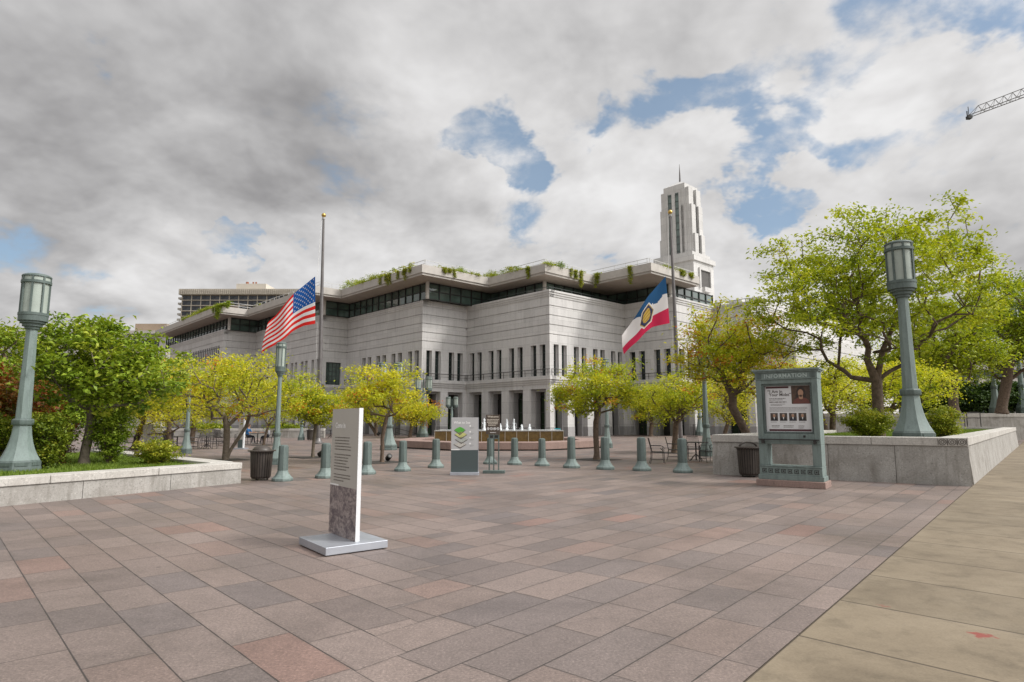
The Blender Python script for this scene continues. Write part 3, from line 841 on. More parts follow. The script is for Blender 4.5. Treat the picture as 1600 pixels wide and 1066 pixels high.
low_office('office_block', 'low grey flat-roofed block behind the green trees on the far left', -60, 262, 517, 150, mat('grey_render', (.36, .34, .33), (.30, .29, .28), .85, .3), (200, 250, 503))
low_office('office_block', 'pale low block half hidden behind the trees on the far right', 1380, 1720, 560, 120, mat('pale_render', (.48, .45, .42), (.42, .39, .36), .85, .3))

# ------------------------------------------------------------------ tower crane, its jib reaching in from the right
def crane():
    tip = D(1514, 182, 150)
    q = G(1600, 150, tip.z)
    dr = (q - tip); dr.z = 0; dr.normalize()
    sd = Vector((-dr.y, dr.x, 0))
    Lj = 46.0
    foot = tip + dr * Lj
    root = thing('tower_crane', 'dark lattice crane jib reaching into the sky from the right edge', 'crane', (foot.x, foot.y, 0))
    up = Vector((0, 0, 1))
    loc = lambda p: p - Vector((foot.x, foot.y, 0))
    h, wd = 1.9, 0.75
    jb = MB()
    n = 24
    T = lambda s: loc(tip + dr * s + up * h); A = lambda s: loc(tip + dr * s + sd * wd); B = lambda s: loc(tip + dr * s - sd * wd)
    jb.tube([T(2.2), T(Lj)], .085, 5); jb.tube([A(0), A(Lj)], .10, 5); jb.tube([B(0), B(Lj)], .10, 5)
    jb.tube([A(.3), T(2.2)], .06, 4); jb.tube([B(.3), T(2.2)], .06, 4)
    for k in range(n):
        s0, s1 = 2.2 + k * (Lj - 2.2) / n, 2.2 + (k + 1) * (Lj - 2.2) / n
        m = (s0 + s1) / 2
        for S in (A, B): jb.tube([T(s0), S(m)], .05, 4); jb.tube([S(m), T(s1)], .05, 4)
        jb.tube([A(s0), B(m)], .045, 4); jb.tube([B(m), A(s1)], .045, 4)
    jb.build('jib', mat('crane_steel', (.12, .11, .10), None, .6, 2), root)
    hd = MB().box(-.001, .001, -.001, .001, 0, .002)
    c = loc(tip)
    hd = MB().box(c.x - .5, c.x + .5, c.y - .5, c.y + .5, c.z - .7, c.z + .1).tube([c + up * .2, c + up * 2.6], .09, 5).tube([c + Vector((-.4, 0, .2)), c + Vector((-.4, 0, 1.4))], .14, 5)
    hd.build('jib_head', M_DARK, root)
    ms = MB()
    for sx in (-1, 1):
        for sy in (-1, 1): ms.tube([(sx, sy, 0), (sx, sy, tip.z + 6)], .12, 4)
    for k in range(int(tip.z / 3)):
        for sx in (-1, 1): ms.tube([(sx, -1, k * 3), (sx, 1, k * 3 + 3)], .07, 4); ms.tube([(-1, sx, k * 3), (1, sx, k * 3 + 3)], .07, 4)
    ms.build('mast', mat('crane_steel', (.12, .11, .10)), root)
crane()
# ------------------------------------------------------------------ granite planters
def wall_run(mb, cap, p, q, th, zt, capH=.16, over=.03, batter=0.0, joints=None, left=True):
    """a granite wall from p to q; the thickness goes to the left of p->q; blocks parted by open joints"""
    u = (q - p); L = u.length; u.normalize()
    n = Vector((-u.y, u.x, 0)) if left else Vector((u.y, -u.x, 0))
    k = max(1, int(round(L / (joints or 1.75))))
    g = .006
    for i in range(k):
        x0, x1 = i * L / k + (g if i else 0), (i + 1) * L / k - (g if i < k - 1 else 0)
        P = lambda x, y, z: tuple(p + u * x + n * y + Vector((0, 0, z)))
        zb = zt - capH - .008
        vs = [P(x0, -batter, 0), P(x1, -batter, 0), P(x1, th, 0), P(x0, th, 0), P(x0, 0, zb), P(x1, 0, zb), P(x1, th, zb), P(x0, th, zb)]
        mb.add(vs, [(0, 3, 2, 1), (4, 5, 6, 7), (0, 1, 5, 4), (1, 2, 6, 5), (2, 3, 7, 6), (3, 0, 4, 7)])
    mb.add([tuple(p + u * a + n * b + Vector((0, 0, z))) for a, b, z in ((.03, .03, 0), (L - .03, .03, 0), (L - .03, th - .03, 0), (.03, th - .03, 0), (.03, .03, zt - .05), (L - .03, .03, zt - .05), (L - .03, th - .03, zt - .05), (.03, th - .03, zt - .05))],
           [(0, 3, 2, 1), (4, 5, 6, 7), (0, 1, 5, 4), (1, 2, 6, 5), (2, 3, 7, 6), (3, 0, 4, 7)])
    k2 = max(1, int(round(L / ((joints or 1.75) * 1.18))))
    for i in range(k2):
        x0, x1 = i * L / k2 + (.004 if i else 0), (i + 1) * L / k2 - (.004 if i < k2 - 1 else 0)
        cap.frame_box(p, u, n, x0, x1, -over, th + .01, zt - capH, zt)
def planter(name, label, loc, runs, zt, soil_poly, soil_z, **kw):
    root = thing(name, label, 'planter', loc)
    b, c = MB(), MB()
    for (p, q, left) in runs: wall_run(b, c, p, q, .55, zt, left=left, **kw)
    build_in(b, 'wall', M_GRAN, root)
    build_in(c, 'cap', M_CAP, root, bevel=.012)
    build_in(MB().prism([tuple(p) for p in soil_poly], .02, soil_z - .02), 'soil', M_SOIL, root)
    return root
LC = G(376, 755)
lf = (G(0, 792) - LC); lf.z = 0; lf.normalize()             # along the left planter's front, towards the camera
ls = Vector((math.cos(R(138)), math.sin(R(138)), 0))         # along its far side
LZT, LSOIL = 0.52, 0.42
lin = Vector((lf.y, -lf.x, 0)); lin = lin if lin.dot(ls) > 0 else -lin
lp0, lp1 = LC + lf * 13, LC + ls * 11
l_planter = planter('planter', 'low pale granite planter wall with lawn and shrubs on the left side of the plaza', tuple(LC),
    [(LC + lf * 13, LC, True), (LC + ls * .56 / max(.2, abs(ls.dot(lin))) , LC + ls * 11, True)], LZT,
    [LC + lin * .3 + lf * .3, LC + lf * 13 + lin * .3, LC + lf * 13 + ls * 16, LC + ls * 11 + lin * .3 - Vector((0, 0.0, 0)) ], LSOIL, capH=.155)
RC0, RC1 = G(1115, 741), G(1519, 760)
rs = BV.copy()
ru = (RC1 - RC0).normalized()
RZT, RSOIL = 1.17, 1.02
rin = Vector((-ru.y, ru.x, 0))
r_planter = planter('planter', 'tall granite planter wall with round carved motifs at its corner, behind the information board', tuple(RC1),
    [(RC0, RC1, True), (RC1 + rin * .56, RC1 + rin * .56 + rs * 31, True), (RC0 + rin * .56 + rs * 12, RC0 + rin * .56, True), (RC1 + rs * 31 + rin * .6, RC0 + rs * 31 + rin * 1.2, True)], RZT,
    [RC0 + rin * .3 + ru * .3, RC1 + rin * .3 - ru * .3, RC1 + rs * 31 - ru * .3, RC0 + rs * 31 + ru * .3], RSOIL, capH=.21, batter=.07, joints=1.55)
# three carved rings on the cap near the corner
cv = MB()
for k in range(3):
    cpt = RC1 - ru * (.12 + .2 * k) - rin * .034 + Vector((0, 0, RZT - .105))
    for rr_ in (.075, .035):
        pts = [cpt + ru * (rr_ * math.cos(a)) + Vector((0, 0, rr_ * math.sin(a))) for a in np.linspace(0, 2 * math.pi, 17)]
        cv.tube(pts, .009, 5)
    for sx in (-1, 1):
        cv.tube([cpt + ru * (.095 * sx) + Vector((0, 0, -.08)), cpt + ru * (.095 * sx) + Vector((0, 0, .08))], .007, 4)
build_in(cv, 'carving', mat('dark_carving', (.13, .115, .10), None, .9, 8), r_planter)
def grass_field(name, poly, z, n, label, seed, h=.07):
    rng = np.random.default_rng(seed)
    P = np.array([[p[0], p[1]] for p in poly])
    lo, hi = P.min(0), P.max(0)
    pts = rng.uniform(lo, hi, (n * 4, 2))
    inside = np.zeros(len(pts), bool)
    j = len(P) - 1
    for i in range(len(P)):
        c = ((P[i, 1] > pts[:, 1]) != (P[j, 1] > pts[:, 1])) & (pts[:, 0] < (P[j, 0] - P[i, 0]) * (pts[:, 1] - P[i, 1]) / (P[j, 1] - P[i, 1] + 1e-12) + P[i, 0])
        inside ^= c; j = i
    pts = pts[inside][:n]; n = len(pts)
    a = rng.uniform(0, 2 * math.pi, n); hh = h * rng.uniform(.5, 1.2, n); w = .006 + .006 * rng.random(n)
    dx, dy = np.cos(a) * w, np.sin(a) * w
    lx, ly = rng.normal(0, .35, n) * hh, rng.normal(0, .35, n) * hh
    V = np.zeros((n, 3, 3))
    V[:, 0] = np.c_[pts[:, 0] - dx, pts[:, 1] - dy, np.full(n, z)]
    V[:, 1] = np.c_[pts[:, 0] + dx, pts[:, 1] + dy, np.full(n, z)]
    V[:, 2] = np.c_[pts[:, 0] + lx, pts[:, 1] + ly, z + hh]
    base = MB().add([(p[0], p[1], z) for p in poly], [tuple(range(len(poly)))])
    o = np_mesh(name, V.reshape(-1, 3), 3, rng.random(n), M_BLADE, extra=base)
    stuff(o); tag(o, label, 'grass')
    return o
def np_mesh(name, V, k, tint, m, extra=None, parent=None, smooth=False):
    """a mesh of many k-cornered faces with a tint per face"""
    n = len(V) // k
    me = bpy.data.meshes.new(name)
    ne = len(extra.v) if extra else 0
    fe = len(extra.f) if extra else 0
    le = sum(len(f) for f in extra.f) if extra else 0
    allv = np.concatenate([V, np.array(extra.v)]) if extra else V
    me.vertices.add(len(allv)); me.vertices.foreach_set('co', allv.astype(np.float32).ravel())
    me.loops.add(n * k + le)
    li = np.arange(n * k)
    if extra: li = np.concatenate([li, np.array([i + n * k for f in extra.f for i in f])])
    me.loops.foreach_set('vertex_index', li.astype(np.int32))
    me.polygons.add(n + fe)
    st = np.arange(n) * k
    if extra:
        s = n * k; ex = []
        for f in extra.f: ex.append(s); s += len(f)
        st = np.concatenate([st, ex])
    me.polygons.foreach_set('loop_start', st.astype(np.int32))
    at = me.attributes.new('tint', 'FLOAT', 'FACE')
    tt = np.concatenate([tint, np.full(fe, .35)]) if extra else tint
    at.data.foreach_set('value', tt.astype(np.float32))
    me.materials.append(m)
    me.update(); me.validate()
    o = bpy.data.objects.new(name, me); col.objects.link(o)
    if parent: o.parent = parent
    return o
M_BLADE = leaf_material('grass_blades', [(0, (.085, .14, .014)), (.5, (.14, .21, .022)), (1, (.21, .27, .04))], .3)
lpoly = [LC + ls * .9 + lf * .1, LC + lf * 13 + lin * .56, LC + lf * 13 + ls * 15, LC + ls * 11 + lf * 0]
grass_field('lawn', [(p.x, p.y) for p in lpoly], LSOIL, 60000, 'short lawn growing inside the low left planter', 1)
rpoly = [RC0 + rin * .57 + ru * .6, RC1 + rin * .57 - ru * .65, RC1 + rs * 30 - ru * .65, RC0 + rs * 30 + ru * .6]
grass_field('lawn', [(p.x, p.y) for p in rpoly], RSOIL, 40000, 'grass strip growing inside the tall right planter', 2)

# far granite wall with the hedge on it, on the right
fw0, fw1 = D(1300, 686, 52), D(1760, 686, 52)
fw = thing('granite_wall', 'long granite retaining wall under the dark hedge at the far right', 'wall', (fw0.x, 52, 0))
b, c = MB(), MB()
wall_run(b, c, Vector((fw0.x, 52, 0)), Vector((fw1.x, 52, 0)), 1.2, D(1500, 646, 52).z, capH=.3, joints=4.2)
build_in(b, 'wall', M_GRAN, fw); build_in(c, 'cap', M_CAP, fw, bevel=.015)
FWZ = D(1500, 646, 52).z
bw_ = thing('granite_wall', 'low pale granite wall in front of the hall on the far left', 'wall', (D(190, 690, 58).x, 58, 0))
b, c = MB(), MB()
wall_run(b, c, D(190, 690, 58) * 1.0 - Vector((0, 0, D(190, 690, 58).z)), D(505, 690, 58) - Vector((0, 0, D(505, 690, 58).z)), .6, .85, capH=.2, joints=3.0)
build_in(b, 'wall', M_GRAN, bw_); build_in(c, 'cap', M_CAP, bw_)

# ------------------------------------------------------------------ handrails
def handrail(label, pts, r=.03, posts=True, z0=0.0):
    p0 = Vector(pts[0])
    root = thing('handrail', label, 'handrail', (p0.x, p0.y, z0))
    mb = MB()
    P = [Vector(p) - Vector((p0.x, p0.y, z0)) for p in pts]
    mb.tube(P, r, 8)
    mb.tube([p - Vector((0, 0, .42)) for p in P], r * .7, 6)
    mb.build('rail', M_IRON, root, smooth=50)
    for p in (P[0], P[-1]):
        MB().tube([(p.x, p.y, min(0, p.z - 1.0)), p], r, 8).build('post', M_IRON, root, smooth=50)
    return root
def rail_px(label, u0, v0, u1, v1, Y, z0=0.0, dY=3):
    a, b = D(u0, v0, Y), D(u1, v1, Y + dY)
    return handrail(label, [a, (a + b) / 2 + Vector((0, 0, .03)), b], z0=z0)
rail_px('black handrail rising beside the right planter under the hedge, the longer one', 1447, 650, 1506, 645, 47, 0, 1)
rail_px('black handrail with a square end at the foot of the hedge wall, the shorter one', 1510, 645, 1531, 645, 46.5, 0, .3)
rail_px('dark handrail by the steps at the left end of the hall', 470, 673, 502, 655, 60)
rail_px('grey handrail on the steps left of the fountain', 618, 669, 651, 678, 62)
rail_px('dark handrail behind the fountain beside the glazed doorways', 806, 668, 846, 675, 56)
rail_px('thin handrail before the dark doors right of the second flagpole', 1083, 664, 1100, 664, 66)

# ------------------------------------------------------------------ street lamps
def lamp_base(root, H):
    """patinated octagonal base, pole and tiers up to height H"""
    o8 = R(22.5)
    MB().lathe([(.50, 0), (.50, .10), (.485, .13), (.485, .25), (.455, .29)], 8, rot=o8).build('plinth', M_PAT, root, smooth=30, bevel=.008)
    pr = [(.455, .291), (.385, .42), (.318, .58), (.265, .76), (.228, .95), (.205, 1.15), (.20, 1.20)]
    MB().lathe(pr, 8, rot=o8).build('flared_base', M_PATL, root, smooth=20)
    MB().lathe([(.235, 1.201), (.25, 1.23), (.25, 1.33), (.225, 1.36), (.19, 1.37)], 8, rot=o8).build('collar', M_PAT, root, smooth=30, bevel=.006)
    MB().lathe([(.178, 1.371), (.150, (H + 1.4) / 2), (.128, H)], 8, rot=o8).build('pole', M_PATL, root, smooth=20)
    pn = MB()
    for k in range(8):
        a = k * math.pi / 4
        d = Vector((math.cos(a), math.sin(a), 0)); t = Vector((-d.y, d.x, 0))
        pn.frame_box(d * .4485, t, d, -.13, .13, 0, .012, .155, .235)
    pn.build('panel', M_PAT, root)
def lantern(root, z, s=1.0, c=(0, 0, 0)):
    b = MB().lathe([(.14 * s, z - .22 * s), (.17 * s, z - .21 * s), (.17 * s, z - .15 * s), (.225 * s, z - .14 * s), (.225 * s, z - .07 * s), (.285 * s, z - .06 * s), (.285 * s, z)], 24, c)
    b.lathe([(.335 * s, z + .001), (.335 * s, z + .15 * s), (.305 * s, z + .15 * s)], 24, c)
    b.lathe([(.345 * s, z + .15 * s), (.345 * s, z + .22 * s), (.3 * s, z + .221 * s)], 24, c)
    bo = b.build('lantern_base', M_PAT, root, smooth=35)
    z1 = z + .22 * s; z2 = z + 1.02 * s
    g = MB().lathe([(.30 * s, z1 + .001), (.30 * s, z2)], 24, c).build('lens', M_LENS, root, smooth=35)
    f = MB()
    for k in range(8):
        a = (k + .5) * math.pi / 4
        d = Vector((math.cos(a), math.sin(a), 0)); t = Vector((-d.y, d.x, 0))
        f.frame_box(Vector(c), d, t, .285 * s, .335 * s, -.022 * s, .022 * s, z1 + .001, z2)
        # little openings' bars in the two bands
        f.frame_box(Vector(c), d, t, .30 * s, .338 * s, -.02 * s, .02 * s, z2 + .085 * s, z2 + .18 * s)
    f.build('mullions', M_PAT, root)
    t = MB().lathe([(.33 * s, z2 + .001), (.345 * s, z2 + .01 * s), (.345 * s, z2 + .08 * s), (.31 * s, z2 + .085 * s)], 24, c)
    t.lathe([(.335 * s, z2 + .18 * s), (.34 * s, z2 + .2 * s), (.325 * s, z2 + .23 * s), (.25 * s, z2 + .265 * s), (.1 * s, z2 + .29 * s), (.01 * s, z2 + .295 * s)], 24, c)
    t.build('lantern_cap', M_PAT, root, smooth=35)
    MB().lathe([(.315 * s, z2 + .086 * s), (.315 * s, z2 + .18 * s)], 24, c).build('upper_lens', M_LENS, root, smooth=35)
LANTERN_H = 1.315
def make_lamp(label, group, loc, H, scale=1.0):
    root = thing('street_lamp', label, 'street lamp', loc, 0, group, scale)
    lamp_base(root, H - LANTERN_H - .2)
    lantern(root, H - LANTERN_H)
    return root
def make_twin(label, group, loc, H):
    root = thing('twin_street_lamp', label, 'street lamp', loc, R(10), group)
    hp = H - 1.25
    lamp_base(root, hp)
    ar = MB().tube([(-.42, 0, hp - .12), (-.25, 0, hp - .2), (.25, 0, hp - .2), (.42, 0, hp - .12)], .05, 8).lathe([(.06, hp), (.05, hp + .9), (.01, hp + .95)], 8)
    ar.build('arm', M_PAT, root, smooth=40)
    for sx in (-1, 1): lantern(root, hp + .05, .86, (sx * .44, 0, 0))
    return root
LG = 'green patinated street lamps'
q = D(27, 748, 15.0); hgt = D(53, 428, 15.0).z - .40
lampA = make_lamp('large green street lamp leaning into the frame above the low left planter', LG, (q.x, 15.0, .40), 5.28, hgt / 5.28)
q = D(1428, 682, 17.1); hgt = D(1404, 377, 17.1).z - 1.0
dup(lampA, (q.x, 17.1, 1.0), R(8), 'large green street lamp standing in the tall right planter before the big tree', hgt / 5.28)
def lamp_px(u, vb, vt, Yz, label, uz=None):
    q = G(u, vb) if Yz is None else D(u, vb, Yz)
    if Yz is not None: q.z = uz or 0
    h = D(u, vt, q.y).z - q.z
    return dup(lampA, tuple(q), R(11), label, (h / 5.28 * .64, h / 5.28 * .64, h / 5.28))
lamp_px(431, 726, 534, None, 'green single-lantern lamp behind the first bollard by the brown bin')
lamp_px(290, 709, 560, None, 'green lamp rising among the cafe chairs into the yellow trees on the left')
lamp_px(470.6, 688, 597, None, 'green lamp just left of the US flagpole, beside the small tree')
lamp_px(1105, 713, 520, None, 'green lamp hidden in foliage at the left end of the tall right planter')
lamp_px(1094, 681, 560, None, 'green lamp far behind, between the second flagpole and the right planter lamp')
lamp_px(949, 700, 560, None, 'green lamp directly behind the bollard right of the fountain')
lamp_px(904, 681, 600, None, 'small lamp before the hall, just right of the turquoise board')
lamp_px(917, 680, 602, None, 'slim distant lamp before the hall, behind the round-headed tree')
lamp_px(1557, 645, 480, 53, 'green lamp standing on the hedge wall at the far right', FWZ)
lamp_px(1600, 646, 470, 54, 'green lamp cut off by the right edge on the hedge wall', FWZ)
TGp = 'twin-lantern street lamps'
def twin_px(u, vb, vt, label, proto=None, Y=None):
    q = G(u, vb) if Y is None else Vector((D(u, vb, Y).x, Y, 0))
    h = D(u, vt, q.y).z
    if proto is None: return make_twin(label, TGp, tuple(q), h), h
    return dup(proto[0], tuple(q), R(10), label, h / proto[1])
tw0 = twin_px(607, 703, 564, 'twin-lantern lamp behind the yellow tree right of the tall grey panel')
twin_px(660, 683, 587, 'twin-lantern lamp beside the left end of the fountain bench', tw0)
twin_px(705.5, 690, 619, 'distant twin-lantern lamp showing above the grey directory sign', tw0, 56)

# ------------------------------------------------------------------ bollards
BOL = [((441, 753.5), 'nearest green bollard, beside the brown litter bin and the lamp on the left'), ((508, 749), 'green bollard half hidden by the tall grey panel'),
       ((573, 743), 'green bollard just right of the tall grey panel'), ((629, 738), 'green bollard in front of the left end of the fountain bench'),
       ((681, 733), 'green bollard left of the grey directory sign'), ((766, 727), 'green bollard behind the brown welcome sign'),
       ((804, 728), 'first green bollard right of the brown welcome sign'), ((847, 730), 'green bollard in front of the turquoise board'),
       ((893, 733), 'green bollard left of the round-headed tree trunk'), ((946, 735.5), 'green bollard right against the round-headed tree trunk'),
       ((1003, 737.5), 'green bollard left of the lone iron chair'), ((1067, 740.5), 'green bollard before the cafe table and the corner of the right planter')]
bol = None
for (u, v), lab in BOL:
    p = G(u, v - 2)
    if bol is None:
        bol = thing('bollard', lab, 'bollard', tuple(p), 0, 'green bollards across the plaza')
        o8 = R(22.5)
        MB().lathe([(.285, 0), (.285, .075), (.262, .095), (.205, .15), (.158, .225), (.142, .29)], 8, rot=o8).build('foot', M_PATL, bol, smooth=25, bevel=.006)
        MB().lathe([(.142, .291), (.134, .93), (.122, .972), (.092, .99), (.04, 1.0)], 8, rot=o8).build('shaft', M_PAT, bol, smooth=25, bevel=.006)
        MB().lathe([(.288, -.012), (.288, .028)], 8, rot=o8).build('base_ring', M_PAT, bol)
    else:
        dup(bol, tuple(p), R(random.uniform(-8, 8)), lab, .97 + .09 * (u > 850) + random.uniform(-.01, .01))
bol.scale = (.95,) * 3

# ------------------------------------------------------------------ the tall grey text panel
M_PANEL = mat('taupe_panel', (.42, .40, .36), (.40, .38, .34), .5, 2)
M_INK = mat('dark_ink', (.11, .095, .085), None, .7, 4)
M_LETTER = mat('white_lettering', (.82, .82, .80), None, .5, 4)
def photo_print():
    m, t, b = principled('purple_photo_print')
    co = t.new('ShaderNodeTexCoord').outputs['Object']
    mp = t.new('ShaderNodeMapping', i_Vector=co); mp.inputs['Rotation'].default_value = (.3, .9, .2); mp.inputs['Scale'].default_value = (3, 14, 5)
    n = t.noise(mp.outputs[0], 2.2, 8, 0.7, 1.2)
    n2 = t.noise(co, 34, 4, 0.7)
    f = t.math('ADD', t.math('MULTIPLY', n, .7), t.math('MULTIPLY', n2, .3))
    t.l.new(t.ramp(f, [(.34, (.035, .028, .045)), (.46, (.13, .10, .105)), (.56, (.30, .25, .235)), (.68, (.42, .37, .34))]), b.inputs['Base Color'])
    b.inputs['Roughness'].default_value = .5
    return m
M_PHOTO = photo_print()
def text_lines(mb, x0, y0, w, lines, dy, h, P, mi, seed=0):
    """body copy too small to read: rows of word-length strokes"""
    rg = random.Random(seed)
    for fr in lines:
        if fr is None: y0 -= dy * .75; continue
        x = x0
        while x < x0 + w * fr:
            l = min(rg.uniform(1.2, 4.2) * h, x0 + w * fr - x)
            a = [(x, y0), (x + l, y0), (x + l, y0 + h * rg.uniform(.85, 1.1)), (x, y0 + h)]
            mb.add([P(px, py, .0015) for px, py in a], [(0, 1, 2, 3)], mi)
            x += l + h * .55
        y0 -= dy
    return y0
pc = G(508.4, 870.8)
uA, uB = (G(466.7, 852) - pc), (G(604.7, 850.5) - pc)
wA, wB = uA.length, uB.length * .84
uA.normalize(); uB = Vector((uA.y, -uA.x, 0))
sg = thing('text_panel', 'tall grey text panel with white edge and photo foot on a silver base plate', 'sign', tuple(pc), math.atan2(uA.y, uA.x))
# local frame: x along the face (away from the camera), -y to the right
MB().box(0, wA, -wB, 0, .012, .105).build('base_plate', M_STEEL, sg, bevel=.006)
MB().box(.04, wA - .04, -wB + .04, -.04, 0, .0125).build('base_foot', M_DARK, sg)
z0s = .106
inv = lambda p: Matrix.Rotation(-math.atan2(uA.y, uA.x), 3, 'Z') @ (p - pc)
pf = inv(G(554.9, 847, .105)); pb = inv(G(512, 832, .105))
py_ = pf.y; px0, px1 = pf.x, max(pb.x, pf.x + .5)
pz = D(555.4, 638, G(554.9, 847, .105).y).z
th = .052
MB().box(px0, px1, py_ - th, py_ - .004, z0s, pz).build('panel', M_STEEL, sg, bevel=.004)
MB().box(px0 - .004, px0 - .0002, py_ - th - .003, py_ + .0, z0s, pz + .003).build('edge_strip', M_WHITE, sg)
ph_ = z0s + (pz - z0s) * .385
MB().box(px0 - .0001, px1, py_ - .004, py_, ph_, pz).build('face', M_PANEL, sg)
MB().box(px0 - .0001, px1, py_ - .004, py_ - .0002, z0s, ph_).build('photograph', M_PHOTO, sg)
W_ = px1 - px0
FP = lambda x, y, z: (px1 - x, py_ + .001 + max(z, 0), z0s + y)
Hh = pz - z0s
lt = MB(); put_text(lt, 'Come in', .105, lambda x, y, z: FP(.08 * W_ / .6 + x, Hh * .845 + y, z), 0, width=.9)
lt.add([FP(x, y, .001) for x, y in ((.0, Hh * .385), (.25 * W_ / .6 * .8, Hh * .385), (.25 * W_ / .6 * .8, Hh * .385 + .022), (0, Hh * .385 + .022))], [(0, 1, 2, 3)])
lt.build('title', M_LETTER, sg)
tx = MB(); text_lines(tx, .08 * W_ / .6, Hh * .765, W_ * .62, [.9, .88, .9, 1, 1, None, 1, .85, .84, .75, .92, .76, None, 1, 1, .62], Hh * .0235, .0125, FP, 0, 4)
tx.build('small_text', mat('brown_ink', (.16, .14, .12), None, .7, 4), sg)

# ------------------------------------------------------------------ the directory sign with the layered plan
q = G(725.5, 742.5)
ds = thing('directory_sign', 'upright grey directory sign with a layered floor plan above a dark green foot', 'sign', tuple(q), R(2))
k = q.y / F_PX * 1.0
Wd = 41.5 * k; zb_, zm_, zt_d = .085, D(726, 703.5, q.y).z, D(726, 652.5, q.y).z
MB().box(-Wd / 2 - .02, Wd / 2 + .03, -.10, .42, 0, .085).build('base_plate', M_STEEL, ds, bevel=.006)
M_DGREEN = mat('dark_green_panel', (.055, .075, .075), (.05, .068, .068), .5, 2)
M_LGREY = mat('light_grey_panel', (.40, .40, .40), (.385, .385, .385), .5, 2)
MB().box(-Wd / 2, Wd / 2, .02, .12, .086, zm_).build('foot_panel', M_DGREEN, ds, bevel=.003)
MB().box(-Wd / 2, Wd / 2, .02, .12, zm_ + .001, zt_d).build('panel', M_LGREY, ds, bevel=.003)
MB().box(Wd / 2 + .0005, Wd / 2 + .012, .018, .122, .086, zt_d + .002).build('edge_strip', M_STEEL, ds)
P = lambda x, y, z: (-Wd / 2 + x * Wd, .0185 - max(z, 0) * .6, zm_ + y * (zt_d - zm_))
mk = MB()
put_text(mk, 'What to See', .10, lambda x, y, z: P(.09 + x / Wd * .95, .81 + y / (zt_d - zm_), z), 0)
mk.add([P(x, y, .001) for x, y in ((0, .0), (.32, .0), (.32, .028), (0, .028))], [(0, 1, 2, 3)])
for i, y in enumerate((.74, .56, .38, .20)):
    mk.add([P(.70 + .03 * math.cos(a), y + .028 * math.sin(a), .001) for a in np.linspace(0, 2 * math.pi, 13)[:-1]], [tuple(range(12))])
mk.build('title', M_LETTER, ds)
tx = MB()
for i, y in enumerate((.74, .56, .38, .20)): text_lines(tx, .70, y - .055, .16, [.9, .6], .03, .008, P, 0, i)
tx.build('small_text', mat('mid_grey_ink', (.22, .22, .22), None, .7, 4), ds)
lay = [(.32, .60, .22, .15, (.10, .42, .05)), (.36, .46, .24, .14, (.55, .55, .20)), (.38, .31, .24, .13, (.42, .44, .40)), (.33, .16, .24, .12, (.52, .50, .45))]
for i, (cx, cy, w, h, c_) in enumerate(lay):
    d1 = MB().add([P(x, y, .002) for x, y in ((cx - w, cy), (cx, cy - h * .95), (cx + w * .95, cy), (cx + w * .95, cy + .022), (cx, cy - h * .95 + .035), (cx - w, cy + .022))], [(0, 1, 4, 5), (1, 2, 3, 4)])
    lm = mat('plan_layer_%d' % i, c_, tuple(x * .6 for x in c_), .6, 30)
    f = MB().add([P(x, y, .0014) for x, y in ((cx - w * .95, cy + .02), (cx, cy - h * .8), (cx + w * .9, cy + .02), (cx + w * .45, cy + h * .55), (cx, cy + h * .75), (cx - w * .5, cy + h * .5))], [(0, 1, 2, 3, 4, 5)])
    o = f.build('floor_plan', lm, ds)
    d1.build('plan_edge', M_INK, o)

# ------------------------------------------------------------------ the brown welcome sign
q = G(771.5, 739.5)
ws = thing('welcome_sign', 'small dark brown Welcome sign with white symbols on a slender green stand', 'sign', tuple(q), R(-3))
k = q.y / F_PX
PX = lambda u: (u - 771.5) * k
ZV = lambda v: D(771.5, v, q.y).z
M_BROWN = mat('brown_sign_panel', (.075, .055, .040), (.065, .047, .034), .5, 3)
MB().box(PX(755.2), PX(788.5), -.16, .16, 0, .085).build('base', M_PAT, ws, bevel=.006)
for u in (764.5, 771.5, 779): MB().box(PX(u) - .018, PX(u) + .018, -.02, .02, .086, ZV(679)).build('post', M_PAT, ws)
fr = MB()
for a, b, c_, d_ in ((763, 780, 679, 680.3), (763, 780, 684.6, 686)): fr.box(PX(a), PX(b), -.024, .024, ZV(d_), ZV(c_))
fr.build('crossbar', M_PAT, ws)
for a, b in ((765.5, 770.3), (772.6, 778)): MB().box(PX(a), PX(b), -.015, .015, ZV(684.5), ZV(680.4)).build('small_plate', M_DARK, ws)
zb_, zt2 = ZV(678.6), ZV(648.3)
wl, wr = PX(759.3), PX(781)
MB().box(wl, wr, -.03, .03, zb_, zt2).build('panel', M_BROWN, ws, bevel=.004)
Wp, Hp = wr - wl, zt2 - zb_
P = lambda x, y, z: (wl + x * Wp, -.0305 - max(z, 0) * .6, zb_ + y * Hp)
tx = MB()
put_text(tx, 'Welcome', .085, lambda x, y, z: P(.5 + x / Wp, .86 + y / Hp, z), 0, 'CENTER')
text_lines(tx, .08, .74, .84, [1, .96, .9], .075, .035, P, 0, 2); text_lines(tx, .16, .52, .68, [1, .8], .075, .035, P, 0, 3)
tx.build('lettering', mat('cream_lettering', (.66, .60, .50), None, .6, 4), ws)
ic = MB()
for i in range(4):
    cx, cy, r = .15 + i * .235, .285, .10
    rr = lambda a, f: P(cx + r * f * math.cos(a), cy + r * f * Wp / Hp * math.sin(a), .002)
    A = np.linspace(0, 2 * math.pi, 17)[:-1]
    ic.add([rr(a, 1) for a in A] + [rr(a, .74) for a in A], [(j, (j + 1) % 16, 16 + (j + 1) % 16, 16 + j) for j in range(16)])
    ic.add([rr(R(135), .8), rr(R(155), .8), rr(R(-45), .8), rr(R(-25), .8)], [(0, 1, 2, 3)])
    if i % 2 == 0: ic.add([rr(R(a), .5) for a in (60, 10, -60, -110, 170)], [(0, 1, 2, 3, 4)])
